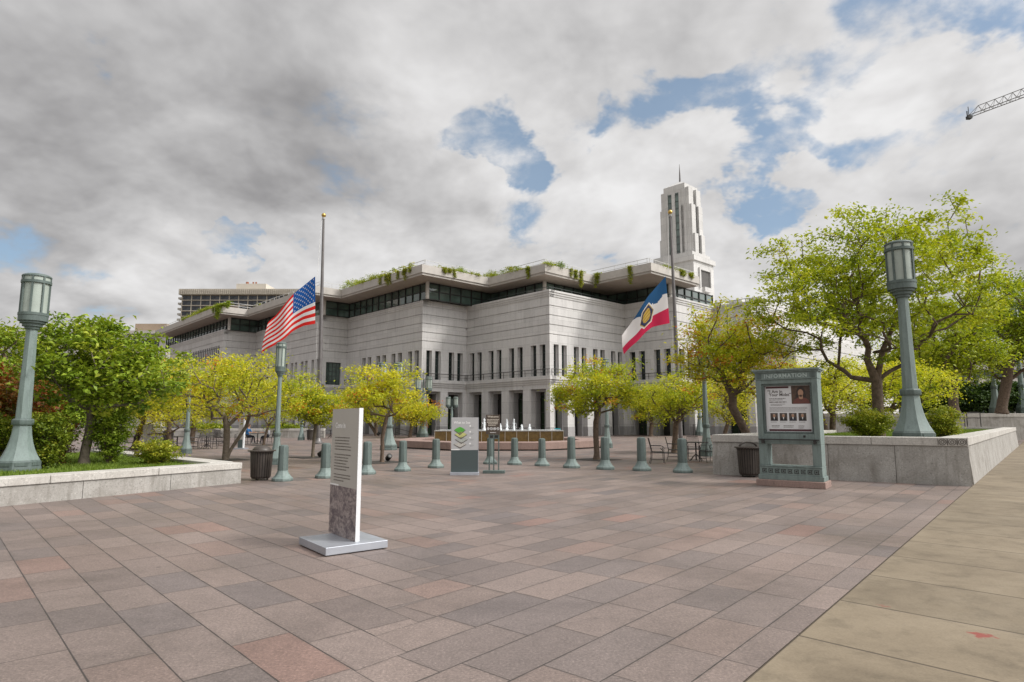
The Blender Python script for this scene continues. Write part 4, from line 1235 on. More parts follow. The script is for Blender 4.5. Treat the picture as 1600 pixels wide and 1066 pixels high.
text_lines(ic, .3, .07, .42, [1], .05, .03, P, 0, 7)
ic.build('symbol', M_LETTER, ws)

# ------------------------------------------------------------------ information board
k0, k1 = G(1181.7, 758.5), G(1290.5, 765)
ku = (k1 - k0); KW = ku.length; ku.normalize()
kb = thing('information_board', 'green cast-metal information board with a framed poster on a pink granite plinth', 'information board', tuple((k0 + k1) / 2), math.atan2(ku.y, ku.x))
Yk = ((k0 + k1) / 2).y
KT = D(1226, 576, Yk).z
hw_ = KW / 2
MB().box(-hw_, hw_, 0, .72, 0, .155).build('plinth', M_PINK, kb, bevel=.012)
bx = MB()
y0, y1 = .14, .58
w2 = hw_ - .07
MB().box(-w2 - .03, w2 + .03, y0 - .05, y1 + .05, .156, .27).box(-w2 - .0, w2 + .0, y0 - .03, y1 + .03, .27, .47).box(-w2, w2, y0 - .045, y1 + .045, .47, .50).build('base_rail', M_PATL, kb, bevel=.008)
orn = MB()
for i in range(9):
    x = -w2 + .12 + i * (2 * w2 - .24) / 8
    orn.box(x - .055, x + .055, y0 - .0335, y0 - .0301, .32, .335).box(x - .055, x + .055, y0 - .0335, y0 - .0301, .405, .42).box(x - .055, x - .04, y0 - .0335, y0 - .0301, .336, .404).box(x + .025, x + .04, y0 - .0335, y0 - .0301, .336, .404).box(x - .025, x + .01, y0 - .0335, y0 - .0301, .352, .388)
orn.build('ornament', M_DARK, kb)
HL = KT - .23
for sx in (-1, 1):
    a, b = sorted((sx * w2, sx * (w2 - .20)))
    MB().box(a, b, y0, y1, .501, 1.02).build('leg', M_PATL, kb, bevel=.008)
fr = MB()
zf0, zf1 = 1.021, KT - .26
for sx in (-1, 1):
    a, b = sorted((sx * w2, sx * (w2 - .13)))
    fr.box(a, b, y0 - .01, y1 + .01, zf0, zf1)
fr.box(-w2 + .13, w2 - .13, y0 + .004, y1, zf0, zf0 + .25).box(-w2 + .13, w2 - .13, y0 + .004, y1, zf1 - .10, zf1)
fr.build('frame', M_PATL, kb, bevel=.006)
inn = MB()
xa = w2 - .13; pz0, pz1 = zf0 + .25, zf1 - .10
for x0, x1, za, zb__ in ((-xa, -xa + .05, pz0, pz1), (xa - .05, xa, pz0, pz1), (-xa + .05, xa - .05, pz0, pz0 + .05), (-xa + .05, xa - .05, pz1 - .05, pz1)): inn.box(x0, x1, y0 + .03, y0 + .1, za, zb__)
inn.build('inner_frame', M_PAT, kb, bevel=.006)
MB().box(-xa + .0, xa - .0, y0 + .14, y1 - .05, pz0, pz1).build('back_panel', M_PAT, kb)
rail = MB().box(-w2 + .02, w2 - .02, y0 - .09, y0 - .03, zf0 + .10, zf0 + .125)
for x in (-w2 + .12, w2 - .12): rail.box(x - .03, x + .03, y0 - .085, y0 - .011, zf0 + .02, zf0 + .099)
rail.build('shelf_bar', M_DARK, kb)
MB().box(w2 - .38, w2 - .33, y0 - .012, y0 + .002, zf0 + .17, zf0 + .22).build('lock', M_DARK, kb, bevel=.01)
hd = MB().box(-w2 - .01, w2 + .01, y0 - .02, y1 + .02, zf1 + .001, zf1 + .18).box(-w2 - .045, w2 + .045, y0 - .055, y1 + .055, zf1 + .18, zf1 + .215).box(-w2 - .07, w2 + .07, y0 - .08, y1 + .08, zf1 + .215, KT)
hd.build('header', M_PATL, kb, bevel=.006)
for sx in (-1, 1):
    MB().box(sx * (w2 - .09) - .06, sx * (w2 - .09) + .06, y0 - .03, y0 - .0201, zf1 + .03, zf1 + .15).build('rosette', M_PAT, kb, bevel=.006)
tx = MB(); put_text(tx, 'INFORMATION', .135, lambda x, y, z: (x, y0 - .0205 - max(z, 0) * 8, zf1 + .045 + y), 0, 'CENTER', spacing=1.12)
tx.build('lettering', mat('pale_patina_letters', (.42, .50, .47), None, .6, 5), kb)
# poster
xp = xa - .05
yp = y0 + .118
Wp, Hp = 2 * xp, pz1 - pz0 - .10
M_PAPER = mat('poster_paper', (.64, .645, .65), (.61, .615, .62), .4, 2)
po = MB().box(-xp + .002, xp - .002, yp, yp + .02, pz0 + .05, pz1 - .05).build('poster', M_PAPER, kb)
P = lambda x, y, z: (-xp + x * Wp, yp - .001 - max(z, 0) * .8, pz0 + .05 + y * Hp)
def rect(mb, x0, x1, y0_, y1_, z=.0015): return mb.add([P(x0, y0_, z), P(x1, y0_, z), P(x1, y1_, z), P(x0, y1_, z)], [(0, 1, 2, 3)])
mb = MB(); rect(mb, .03, .53, .945, .985); rect(mb, .06, .97, .012, .055)
mb.build('maroon_band', mat('maroon_ink', (.085, .022, .028), None, .6, 6), po)
tx = MB()
put_text(tx, '\u201cI Am in', .105, lambda x, y, z: P(.06 + x / Wp, .845 + y / Hp, z), 0)
put_text(tx, 'Your Midst\u201d', .105, lambda x, y, z: P(.09 + x / Wp, .775 + y / Hp, z), 0)
text_lines(tx, .09, .715, .38, [.95, .8, None], .03, .013, P, 0, 1); text_lines(tx, .09, .635, .40, [.95], .03, .02, P, 0, 2)
text_lines(tx, .12, .595, .36, [.9, .7], .026, .009, P, 0, 3); text_lines(tx, .09, .52, .82, [1, 1, .95, .98], .026, .008, P, 0, 4)
for i in range(4): text_lines(tx, .1 + i * .205, .205, .15, [.9], .02, .008, P, 0, i)
text_lines(tx, .12, .125, .18, [1, .9], .03, .012, P, 0, 8); text_lines(tx, .38, .125, .22, [1, .95], .03, .012, P, 0, 9); text_lines(tx, .70, .125, .13, [1, .9, .8], .025, .009, P, 0, 10)
tx.build('lettering', M_INK, po)
def ell(mb, cx, cy, rx, ry, z, n=20): return mb.add([P(cx + rx * math.cos(a), cy + ry * math.sin(a), z) for a in np.linspace(0, 2 * math.pi, n + 1)[:-1]], [tuple(range(n))])
M_SKIN_P = mat('painted_skin', (.42, .25, .16), (.34, .19, .12), .5, 60)
M_PIC = mat('brown_painting', (.10, .055, .03), (.045, .026, .018), .45, 14)
pic = MB(); rect(pic, .585, .985, .60, .99); pc_ = pic.build('painting', M_PIC, po)
h = MB(); ell(h, .79, .85, .098, .115, .002); ell(h, .79, .775, .108, .085, .0021); h.build('dark_hair', mat('painted_hair', (.03, .018, .012), None, .5, 20), pc_)
h = MB(); ell(h, .785, .838, .058, .075, .003); h.add([P(x, y, .0028) for x, y in ((.745, .78), (.83, .78), (.835, .70), (.74, .70))], [(0, 1, 2, 3)]); h.build('face', M_SKIN_P, pc_)
h = MB(); ell(h, .785, .772, .034, .024, .0034); h.build('beard', mat('painted_beard', (.06, .03, .018), None, .5, 20), pc_)
h = MB(); h.add([P(x, y, .0032) for x, y in ((.60, .602), (.97, .602), (.95, .68), (.86, .735), (.79, .69), (.72, .735), (.64, .68))], [tuple(range(7))]); h.build('robe', mat('painted_robe', (.17, .05, .035), (.09, .035, .03), .5, 18), pc_)
for i in range(4):
    x = .10 + i * .205
    a = MB(); rect(a, x, x + .165, .235, .405)
    po_ = a.build('portrait', mat('portrait_backdrop', (.085, .06, .045), (.05, .038, .03), .5, 20), po)
    cx = x + .083
    s_ = MB(); s_.add([P(px_, py2, .002) for px_, py2 in ((x + .012, .237), (x + .153, .237), (x + .14, .285), (cx + .03, .315), (cx - .03, .315), (x + .025, .285))], [tuple(range(6))])
    s_.build('suit', mat('dark_suit_print', (.02, .022, .035), None, .5, 9) if i == 2 else mat('black_suit_print', (.014, .013, .014), None, .5, 9), po_)
    s_ = MB(); s_.add([P(px_, py2, .0026) for px_, py2 in ((cx, .26), (cx + .016, .314), (cx - .016, .314))], [(0, 1, 2)]); s_.build('shirt', M_LETTER, po_)
    s_ = MB(); ell(s_, cx, .347, .027, .036, .003); s_.build('face', M_SKIN_P, po_)
    s_ = MB(); ell(s_, cx, .365, .029, .026, .0026); s_.build('hair', mat('grey_hair_print', (.35, .33, .31), None, .5, 9), po_)

# ------------------------------------------------------------------ litter bins
def make_bin(label, loc, s=1.0):
    root = thing('litter_bin', label, 'litter bin', loc, 0, 'brown slatted litter bins', s)
    MB().lathe([(.235, .07), (.24, .1), (.27, .74), (.27, .78)], 24).build('liner', M_DARK, root, smooth=40)
    sl = MB()
    for i in range(26):
        a = 2 * math.pi * i / 26
        d = Vector((math.cos(a), math.sin(a), 0)); t = Vector((-d.y, d.x, 0))
        pr = [(.235, .05), (.27, .10), (.30, .74), (.325, .80)]
        for (r0, z0_), (r1, z1_) in zip(pr[:-1], pr[1:]):
            q = [d * r0 - t * .024, d * r0 + t * .024, d * r1 + t * .026, d * r1 - t * .026]
            zz_ = [z0_, z0_, z1_, z1_]
            vs = [tuple(v + Vector((0, 0, z))) for v, z in zip(q, zz_)] + [tuple(v - d * .008 + Vector((0, 0, z))) for v, z in zip(q, zz_)]
            sl.add(vs, [(0, 1, 2, 3), (7, 6, 5, 4), (0, 4, 5, 1), (1, 5, 6, 2), (2, 6, 7, 3), (3, 7, 4, 0)])
    sl.build('slats', M_BIN, root)
    MB().lathe([(.26, .79), (.375, .80), (.38, .815), (.375, .83), (.26, .835)], 28).build('rim', M_BIN, root, smooth=40)
    MB().lathe([(.26, .836), (.25, .86), (.20, .92), (.10, .955), (.01, .96)], 24).build('dome_lid', M_BIN, root, smooth=50)
    ft = MB()
    for i in range(3):
        a = 2 * math.pi * i / 3 + .5
        ft.tube([(.18 * math.cos(a), .18 * math.sin(a), 0), (.18 * math.cos(a), .18 * math.sin(a), .07)], .025, 6)
    ft.lathe([(.24, .045), (.24, .065)], 20).build('foot', M_BIN, root)
    return root
def make_open_bin(label, loc, s):
    r = make_bin(label, loc, s)
    for ch in list(r.children):
        if ch.name.startswith('dome_lid'): bpy.data.objects.remove(ch)
    h = MB()
    for rr_, dy in ((.24, -.04), (.24, .04)):
        h.tube([(rr_ * math.cos(a), dy, .83 + .13 * math.sin(a)) for a in np.linspace(0, math.pi, 11)], .018, 6)
    h.build('lid_hoop', M_BIN, r, smooth=50)
    return r
bin0 = make_bin('brown slatted litter bin with a domed lid at the corner of the low left planter', tuple(G(407, 750)), .96)
make_open_bin('brown slatted litter bin with hoop lid, tucked behind the information board', tuple(G(1171, 745)), 1.02)
dup(bin0, tuple(G(485, 688)), .4, 'distant brown bin just left of the US flagpole foot', 1.0)
dup(bin0, tuple(G(262, 694)), .4, 'distant dark bin among the cafe chairs on the left', 1.05)

# ------------------------------------------------------------------ cafe furniture
def make_chair(label, loc, rot):
    root = thing('cafe_chair', label, 'chair', loc, rot, 'black iron cafe armchairs')
    r = .013
    st = MB()
    for i in range(8): st.box(-.22, .22, -.21 + i * .056, -.21 + i * .056 + .036, .425, .437)
    st.tube([(-.23, -.22, .42), (.23, -.22, .42), (.23, .22, .42), (-.23, .22, .42), (-.23, -.22, .42)], r, 6)
    st.build('seat', M_IRON, root)
    b = MB().tube([(-.23, .22, .44), (-.235, .27, .68), (-.225, .33, .93), (.225, .33, .93), (.235, .27, .68), (.23, .22, .44)], r, 6)
    for i in range(9):
        x = -.18 + i * .045
        b.tube([(x, .235, .50), (x, .275, .69), (x, .33, .925)], .008, 5)
    b.tube([(-.23, .235, .50), (.23, .235, .50)], .010, 5)
    b.build('backrest', M_IRON, root)
    for sx in (-1, 1):
        x = sx * .235
        MB().tube([(x, -.24, 0), (x, -.215, .2), (x, -.22, .42)], [.011, .013, .014], 6).build('leg', M_IRON, root)
        MB().tube([(x, .29, 0), (x, .235, .2), (x, .22, .44)], [.011, .013, .014], 6).build('leg', M_IRON, root)
        MB().tube([(x, .262, .66), (x, .05, .655), (x, -.14, .65), (x, -.215, .61), (x, -.225, .54), (x, -.17, .49), (x, -.12, .53), (x, -.15, .56)], .012, 6).tube([(x, -.2, .43), (x, -.22, .5)], .011, 5).build('armrest', M_IRON, root)
    MB().tube([(-.23, -.215, .14), (.23, -.215, .14)], .009, 5).tube([(-.235, -.22, .14), (-.235, .24, .14)], .009, 5).tube([(.235, -.22, .14), (.235, .24, .14)], .009, 5).build('stretcher', M_IRON, root)
    return root
def make_table(label, loc, rot=0):
    root = thing('cafe_table', label, 'table', loc, rot, 'round black cafe tables')
    t = MB().lathe([(.5, .715), (.51, .73), (.5, .74)], 28)
    t.build('tabletop', M_IRON, root, smooth=40)
    MB().lathe([(.03, .02), (.03, .714)], 10).build('column', M_IRON, root, smooth=40)
    for i in range(4):
        a = i * math.pi / 2 + .4
        MB().tube([(.03 * math.cos(a), .03 * math.sin(a), .25), (.16 * math.cos(a), .16 * math.sin(a), .16), (.33 * math.cos(a), .33 * math.sin(a), 0)], .016, 6).build('leg', M_IRON, root)
    return root
ch0 = make_chair('lone black iron armchair turned right, between the last two bollards', tuple(G(1028, 724)), R(82))
tp = G(1088, 720)
tb0 = make_table('black cafe table behind the last bollard by the right planter', tuple(tp))
def seat(tbl, ang, label, dist=.78, jit=0):
    p = tbl + Vector((math.cos(ang), math.sin(ang), 0)) * dist
    return dup(ch0, (p.x, p.y, 0), ang - R(90) + jit, label)
seat(tp, R(-75), 'black iron armchair with its back to the camera beside the right planter', .85)
seat(tp, R(165), 'black iron armchair half hidden behind the last bollard', .85)
seat(tp, R(80), 'black iron armchair on the far side of the right-hand cafe table', .85)
SETS = [((402, 694), 'the cafe table where two people sit', (178, 2)), ((352, 693), 'cafe table behind the leaning double trunk, left of the seated people', (20, 150, 265)), ((322, 701), 'cafe table right of the lamp among the yellow trees', (10, 120, 230, 310)),
        ((276, 703), 'cafe table left of the lamp among the yellow trees', (20, 140, 250)), ((208, 703), 'cafe table farthest left beside the granite pylon', (0, 95, 200, 290)), ((516, 685), 'distant cafe table behind the tall grey panel', (30, 200))]
names = {0: ('left', 'right'), }
cidx = 0
CH = {1: ['chair at the right side of the table behind the leaning trunk', 'chair at the far left side of the table behind the leaning trunk', 'chair on the near side of the table behind the leaning trunk'],
      2: ['chair facing left, just right of the lamp among the yellow trees', 'chair behind the table right of the lamp', 'chair close against the lamp foot on the left', 'chair nearest the planter, right of the lamp'],
      3: ['chair between the lamp foot and the trunk on its left', 'chair on the far side of the table left of the lamp', 'chair on the near side of the table left of the lamp'],
      4: ['chair right of the granite pylon at the farthest left table', 'chair behind the farthest left table', 'chair at the outer left of the farthest left table', 'chair nearest the planter at the farthest left table'],
      5: ['distant chair peeping out right behind the tall grey panel', 'distant chair left of the table behind the tall grey panel'],
      0: ['chair under the person in the blue shirt', 'chair under the person in the grey shirt']}
TBL = []
for i, ((u, v), lab, angs) in enumerate(SETS):
    p = G(u, v); TBL.append(p)
    dup(tb0, tuple(p), random.random(), 'black round ' + lab if not lab.startswith('the') else 'black round ' + lab[4:])
    for j, a in enumerate(angs): seat(p, R(a), 'black iron ' + CH[i][j], .82 if i else .80, R(random.uniform(-12, 12)) if i else 0)

# ------------------------------------------------------------------ pylons, board, spotlights
q = G(375.5, 702)
py = thing('totem_sign', 'slim grey totem sign with a dark foot standing on the plaza near the seated people', 'sign', tuple(q), R(-4))
k = q.y / F_PX
zt_p, zm_p = D(375, 655, q.y).z, D(375, 687, q.y).z
MB().box(-.3, .3, -.2, .35, 0, .07).build('base_plate', M_STEEL, py)
MB().box(-4.5 * k, 3.0 * k, 0, .1, .071, zm_p).build('foot_panel', M_DGREEN, py)
MB().box(-4.5 * k, 3.0 * k, 0, .1, zm_p + .001, zt_p).build('panel', M_GRAN, py)
MB().box(3.0 * k + .001, 4.8 * k, -.005, .105, .071, zt_p + .003).build('edge_strip', M_WHITE, py)
q = G(227.5, 704)
k = q.y / F_PX
pg = thing('stone_pylon', 'grey granite post standing behind the left planter beside the cafe tables', 'post', tuple(q), R(12))
MB().box(-6 * k, 6 * k, 0, .3, .0, D(227, 664, q.y).z).build('shaft', M_GRAN, pg, bevel=.02)
MB().box(-6 * k - .03, 6 * k + .03, -.03, .33, -.01, .12).build('base', M_CAP, pg, bevel=.01)
q = G(870.5, 683)
k = q.y / F_PX
bd = thing('turquoise_board', 'small turquoise folding board at the right end of the fountain', 'board', tuple(q), R(-12))
MB().box(-5.2 * k, 5.2 * k, 0, .06, D(870, 681, q.y).z, D(870, 669.5, q.y).z).build('panel', mat('turquoise_vinyl', (.02, .42, .50), (.02, .38, .46), .5, 3), bd)
MB().box(-5.2 * k, -4.5 * k, .061, .5, 0, D(870, 681, q.y).z + .3).build('leg', M_DARK, bd); MB().box(4.5 * k, 5.2 * k, .061, .5, 0, D(870, 681, q.y).z + .3).build('leg', M_DARK, bd)
def spotlight(u, v, label, s=1.0):
    q = G(u, v)
    r = thing('ground_spotlight', label, 'spotlight', tuple(q), R(40), 'black spotlights at the tree feet', s)
    MB().lathe([(.06, 0), (.06, .03), (.02, .035), (.02, .10)], 12).build('stand', M_DARK, r)
    o = MB().lathe([(.085, -.13), (.105, -.10), (.105, .12), (.09, .13)], 16).build('housing', M_DARK, r, smooth=40)
    o.location = (0, 0, .17); o.rotation_euler = (R(55), 0, 0)
    return r
sp0 = spotlight(607, 721.5, 'black spotlight at the foot of the yellow tree right of the tall panel')
for u, v, lab in ((501, 715, 'black spotlight by the thin trunk left of the tall panel'), (1022, 680, 'black spotlight by a thin trunk behind the lone chair'), (1077, 678.5, 'black spotlight by the trunk right of the second flagpole'), (988, 677, 'black spotlight beside the farthest trunk right of the fountain'), (591, 681.5, 'black spotlight by the far trunk behind the tall panel')):
    dup(sp0, tuple(G(u, v)), random.random() * 3, lab, 1.0 if v > 700 else 1.5)
# ------------------------------------------------------------------ fountain
fc = Vector((D(781, 690, 39.5).x, 39.5, 0))
fo = thing('fountain', 'octagonal pink granite fountain with a mosaic-walled basin and white jets', 'fountain', tuple(fc))
o8 = R(22.5)
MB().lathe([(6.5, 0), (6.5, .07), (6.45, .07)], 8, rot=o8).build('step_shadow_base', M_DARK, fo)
crb = MB().lathe([(6.62, .06), (6.62, .44), (5.2, .44), (5.2, .06)], 8, rot=o8).build('bench_curb', M_PINK, fo, bevel=.02)
MB().lathe([(5.19, .06), (5.19, .10), (.1, .10)], 8, rot=o8).build('basin_floor', M_PINK, fo)
bw2, bd2 = 3.85, 2.2
M_MOSAIC = mat('wet_brown_mosaic', (.16, .105, .035), (.085, .055, .02), .15, 5)
zB = D(781, 673.5, 37.3).z
MB().box(-bw2, bw2, -bd2, bd2, .101, zB).build('basin', M_MOSAIC, fo)
dv = MB()
for i in range(12):
    x = -bw2 + .02 + i * (2 * bw2 - .04) / 11
    dv.box(x - .012, x + .012, -bd2 - .02, -bd2 - .001, .103, zB - .01)
dv.box(-bw2 - .02, bw2 + .02, -bd2 - .03, -bd2 - .021, zB - .02, zB - .005)
M_WATER = mat('white_water', (.82, .84, .85), (.62, .66, .68), .25, 14)
dv.build('divider', mat('pale_stone_trim', (.46, .43, .37), (.36, .33, .28), .5, 6), fo)
MB().box(-bw2 - .01, bw2 + .01, -bd2 - .02, bd2 + .02, zB + .001, zB + .03).build('water_surface', mat('rippled_water', (.55, .57, .57), (.32, .34, .34), .12, 9, bump=.5), fo)
jets = [(756.6, .62), (782, .34), (792, .58), (803, .58), (815.3, .30), (827.3, .32), (743, .5), (770, .6)]
for i, (u, h) in enumerate(jets):
    x = D(u, 670, 38.6 + (i % 3) * .4).x - fc.x
    rg = random.Random(i)
    h *= 1.22
    pr = []
    nseg = 12
    for j in range(nseg + 1):
        f = j / nseg
        pr.append((max(.012, (.075 * (1 - f) ** .7 + .012) * rg.uniform(.8, 1.2)), zB + .02 + h * f))
    j = MB().lathe(pr, 9, (x, -.9 + (i % 3) * .4, 0))
    for d_ in range(26):
        a, rr_, hh = rg.uniform(0, 6.28), rg.uniform(.05, .22), rg.uniform(.1, .95) * h
        c = Vector((x + rr_ * math.cos(a) * (1.2 - hh / h), -.9 + (i % 3) * .4 + rr_ * math.sin(a) * (1.2 - hh / h), zB + hh))
        s_ = rg.uniform(.012, .03)
        j.add([c + Vector(v) * s_ for v in ((1, 0, 0), (-.5, .8, 0), (-.5, -.8, 0), (0, 0, 1.6))], [(0, 1, 3), (1, 2, 3), (2, 0, 3), (0, 2, 1)])
    j.build('water_jet', M_WATER, fo, smooth=60)

# ------------------------------------------------------------------ flagpoles and flags
def flagpole(label, base, vtop, utop):
    root = thing('flagpole', label, 'flagpole', tuple(base), 0, 'tall grey flagpoles')
    tp_ = D(utop, vtop, base.y) - base
    H = tp_.z
    MB().lathe([(.36, 0), (.36, .10), (.27, .16), (.20, .30), (.16, .40)], 16).build('foot', M_POLE, root, smooth=40)
    MB().tube([(0, 0, .401), (tp_.x * .5, 0, H * .5), (tp_.x, 0, H - .45)], [.15, .13, .075], 14).build('shaft', M_POLE, root, smooth=40)
    MB().lathe([(.09, H - .45), (.11, H - .42), (.11, H - .30), (.05, H - .27)], 12, (tp_.x, 0, 0)).build('truck', mat('pale_metal', (.45, .45, .44), None, .4, 5), root, smooth=40)
    r = .16
    MB().lathe([(max(.01, r * math.sin(a)), H - .12 - r * math.cos(a)) for a in np.linspace(0.02, math.pi - .02, 12)], 16, (tp_.x, 0, 0)).build('ball_finial', M_GOLD, root, smooth=60)
    x1 = tp_.x
    MB().tube([(x1 * .92 - .28, -.05, H * .72), (x1 - .12, -.05, H - .35)], .012, 4).tube([(x1 * .2 - .2, -.05, 1.2), (x1 * .5 - .27, -.05, H * .52)], .012, 4).build('halyard', M_LETTER, root)
    return root
FP1, FP2 = G(497, 694), G(1064, 694)
flagpole('tall grey flagpole with a gold ball carrying the striped flag', FP1, 334, 506)
flagpole('tall grey flagpole with a gold ball carrying the blue, white and red flag', FP2, 329, 1047)
def cloth(name, label, Y, top, bot, ns, nt, mats, region, sx=1, amp=.22, stars=None):
    ss = np.linspace(0, 1, ns + 1)
    def curve(cp):
        a = np.array([c[1] for c in cp], float); b = np.array([c[2] for c in cp], float); s = np.array([c[0] for c in cp], float)
        f = lambda y: np.interp(ss, s, y)
        k = np.ones(9) / 9
        sm = lambda y: np.convolve(np.pad(y, 4, mode='reflect', reflect_type='odd'), k, 'valid')
        return np.c_[sm(f(a)), sm(f(b))]
    Tt, Bb = curve(top), curve(bot)
    def pt(s, t):
        i = min(int(s * ns), ns - 1); f = s * ns - i
        a = Tt[i] * (1 - f) + Tt[i + 1] * f; b = Bb[i] * (1 - f) + Bb[i + 1] * f
        w = math.sin(9.5 * s - 2.2 * t + .4) * amp * s ** .6 + math.sin(17 * s + 3.1 * t) * amp * .3 * s
        c = a * (1 - t) + b * t
        c = c + np.array([0.6 * math.sin(8 * s + 5 * t), 1.6 * math.sin(11 * s + 1.5 * t)]) * s
        return D(c[0], c[1], Y + w)
    o0 = pt(0, 0)
    mb = MB()
    vs = [pt(s, t) - o0 for s in ss for t in np.linspace(0, 1, nt + 1)]
    mb.v = [tuple(v) for v in vs]
    for i in range(ns):
        for j in range(nt):
            a = i * (nt + 1) + j
            mb.f.append((a, a + 1, a + nt + 2, a + nt + 1)); mb.m.append(region((i + .5) / ns, (j + .5) / nt))
    if stars:
        for (s, t, rs_, rt_) in stars:
            ring = []
            for k in range(10):
                a = -math.pi / 2 + k * math.pi / 5; r = 1 if k % 2 == 0 else .42
                ring.append((s + rs_ * r * math.cos(a), t + rt_ * r * math.sin(a)))
            for off in (-.012, .012):
                b = len(mb.v)
                mb.v += [tuple(pt(min(max(x, 0), 1), y) - o0 + Vector((0, off, 0))) for x, y in ring] + [tuple(pt(s, t) - o0 + Vector((0, off, 0)))]
                for k in range(10): mb.f.append((b + k, b + (k + 1) % 10, b + 10)); mb.m.append(1)
    o = mb.build(name, mats, None, smooth=180)
    o.location = o0
    tag(o, label, 'flag')
    return o
def cloth_mat(name, c):
    m = bpy.data.materials.new(name); m.use_nodes = True
    t = NT(m.node_tree); t.n.clear()
    n = t.noise(t.new('ShaderNodeTexCoord').outputs['Object'], 40, 3)
    cc = t.mix(t.maprange(n, .3, .7), tuple(x * .88 for x in c), c)
    d = t.new('ShaderNodeBsdfDiffuse', i_Color=cc); tr = t.new('ShaderNodeBsdfTranslucent', i_Color=cc)
    mx = t.new('ShaderNodeMixShader', i_0=.35, i_1=d.outputs[0], i_2=tr.outputs[0])
    t.new('ShaderNodeOutputMaterial', i_Surface=mx.outputs[0])
    return m
C_RED, C_WHT, C_BLU = cloth_mat('red_cloth', (.72, .035, .03)), cloth_mat('white_cloth', (.80, .77, .76)), cloth_mat('blue_cloth', (.022, .11, .38))
def us(s, t):
    if s < .4 and t < 7 / 13: return 2
    return 0 if int(t * 13) % 2 == 0 else 1
stars = []
for r in range(9):
    n = 6 if r % 2 == 0 else 5
    for k in range(n):
        stars.append((.4 * ((k + .5) / 6 if n == 6 else (k + 1) / 6), 7 / 13 * (r + .7) / 9.4, .0135, .026))
cloth('striped_flag', 'red and white striped flag with a starred blue canton on the left pole', FP1.y - .1,
      [(0, 492.5, 432), (.2, 477, 444), (.4, 458.5, 460), (.6, 444, 477), (.8, 431, 492), (1, 418, 506)],
      [(0, 492.5, 506), (.2, 475, 509), (.4, 457, 518), (.6, 441, 531), (.8, 425, 543), (1, 408, 552)], 90, 78, [C_RED, C_WHT, C_BLU], us, stars=stars)
U_BLU, U_RED, U_GLD, U_NVY = cloth_mat('slate_blue_cloth', (.035, .11, .24)), cloth_mat('crimson_cloth', (.62, .04, .10)), cloth_mat('gold_cloth', (.50, .35, .10)), cloth_mat('navy_cloth', (.05, .06, .12))
def ut(s, t):
    x, y = (s - .47) / .18, (t - .52) / .31
    hexd = max(abs(y), abs(y) * .5 + abs(x) * .95)
    if hexd < 1.0:
        if hexd > .90: return 1
        if hexd > .82: return 3
        # beehive: a domed stack of bands
        if abs(x) < .56 * math.sqrt(max(0, 1 - ((y + .05) / .62) ** 2)) ** .8 and -.62 < y < .55: return 3 if int((y + 1) * 9) % 3 else 5
        return 4
    z = .37 + .05 * abs(((s * 5.2) % 1.0) - .5) * 2 - .025
    z += .03 * (int(s * 10) % 3 - 1)
    q_ = min(max((s - .52) / .26, 0), 1); z *= 1 - q_ * q_ * (3 - 2 * q_)
    if t < z: return 0
    return 1 if t < .68 else 2
cloth('beehive_flag', 'blue, white and red flag with a gold beehive on the right pole', FP2.y - .1,
      [(0, 1040, 432), (.18, 1027, 446), (.38, 1013, 463), (.55, 1003, 479), (.75, 990, 498), (1, 971, 526)],
      [(0, 1046.4, 505), (.18, 1033, 508), (.38, 1018, 512), (.55, 1008, 519), (.75, 994, 536), (1, 974.6, 554)], 110, 80, [U_BLU, C_WHT, U_RED, U_GLD, U_NVY, cloth_mat('dark_gold_cloth', (.34, .20, .03))], ut, amp=.16)
# ------------------------------------------------------------------ trees
L_YEL = leaf_material('yellow_green_leaves', [(0, (.20, .28, .018)), (.3, (.39, .44, .026)), (.6, (.56, .545, .036)), (.86, (.68, .60, .05)), (.93, (.60, .32, .03)), (1, (.58, .14, .03))], .45)
L_GRN = leaf_material('fresh_green_leaves', [(0, (.14, .21, .012)), (.35, (.28, .35, .016)), (.7, (.43, .475, .024)), (1, (.56, .55, .045))], .38)
L_OAK = leaf_material('deep_green_leaves', [(0, (.10, .17, .014)), (.4, (.20, .29, .024)), (.75, (.31, .38, .036)), (1, (.44, .45, .06))], .32)
L_AUT = leaf_material('turning_leaves', [(0, (.22, .30, .014)), (.35, (.40, .46, .018)), (.66, (.58, .56, .022)), (.84, (.58, .46, .03)), (.93, (.56, .22, .03)), (1, (.50, .11, .03))], .35)
L_RED = leaf_material('rusty_leaves', [(0, (.07, .07, .012)), (.35, (.16, .11, .02)), (.6, (.24, .075, .018)), (1, (.30, .055, .02))], .3)
L_HDG = leaf_material('dark_hedge_leaves', [(0, (.025, .055, .012)), (.5, (.055, .105, .02)), (1, (.11, .165, .035))], .25)
L_SHR = leaf_material('shrub_leaves', [(0, (.09, .14, .016)), (.4, (.20, .26, .024)), (.75, (.33, .36, .034)), (1, (.46, .42, .05))], .35)

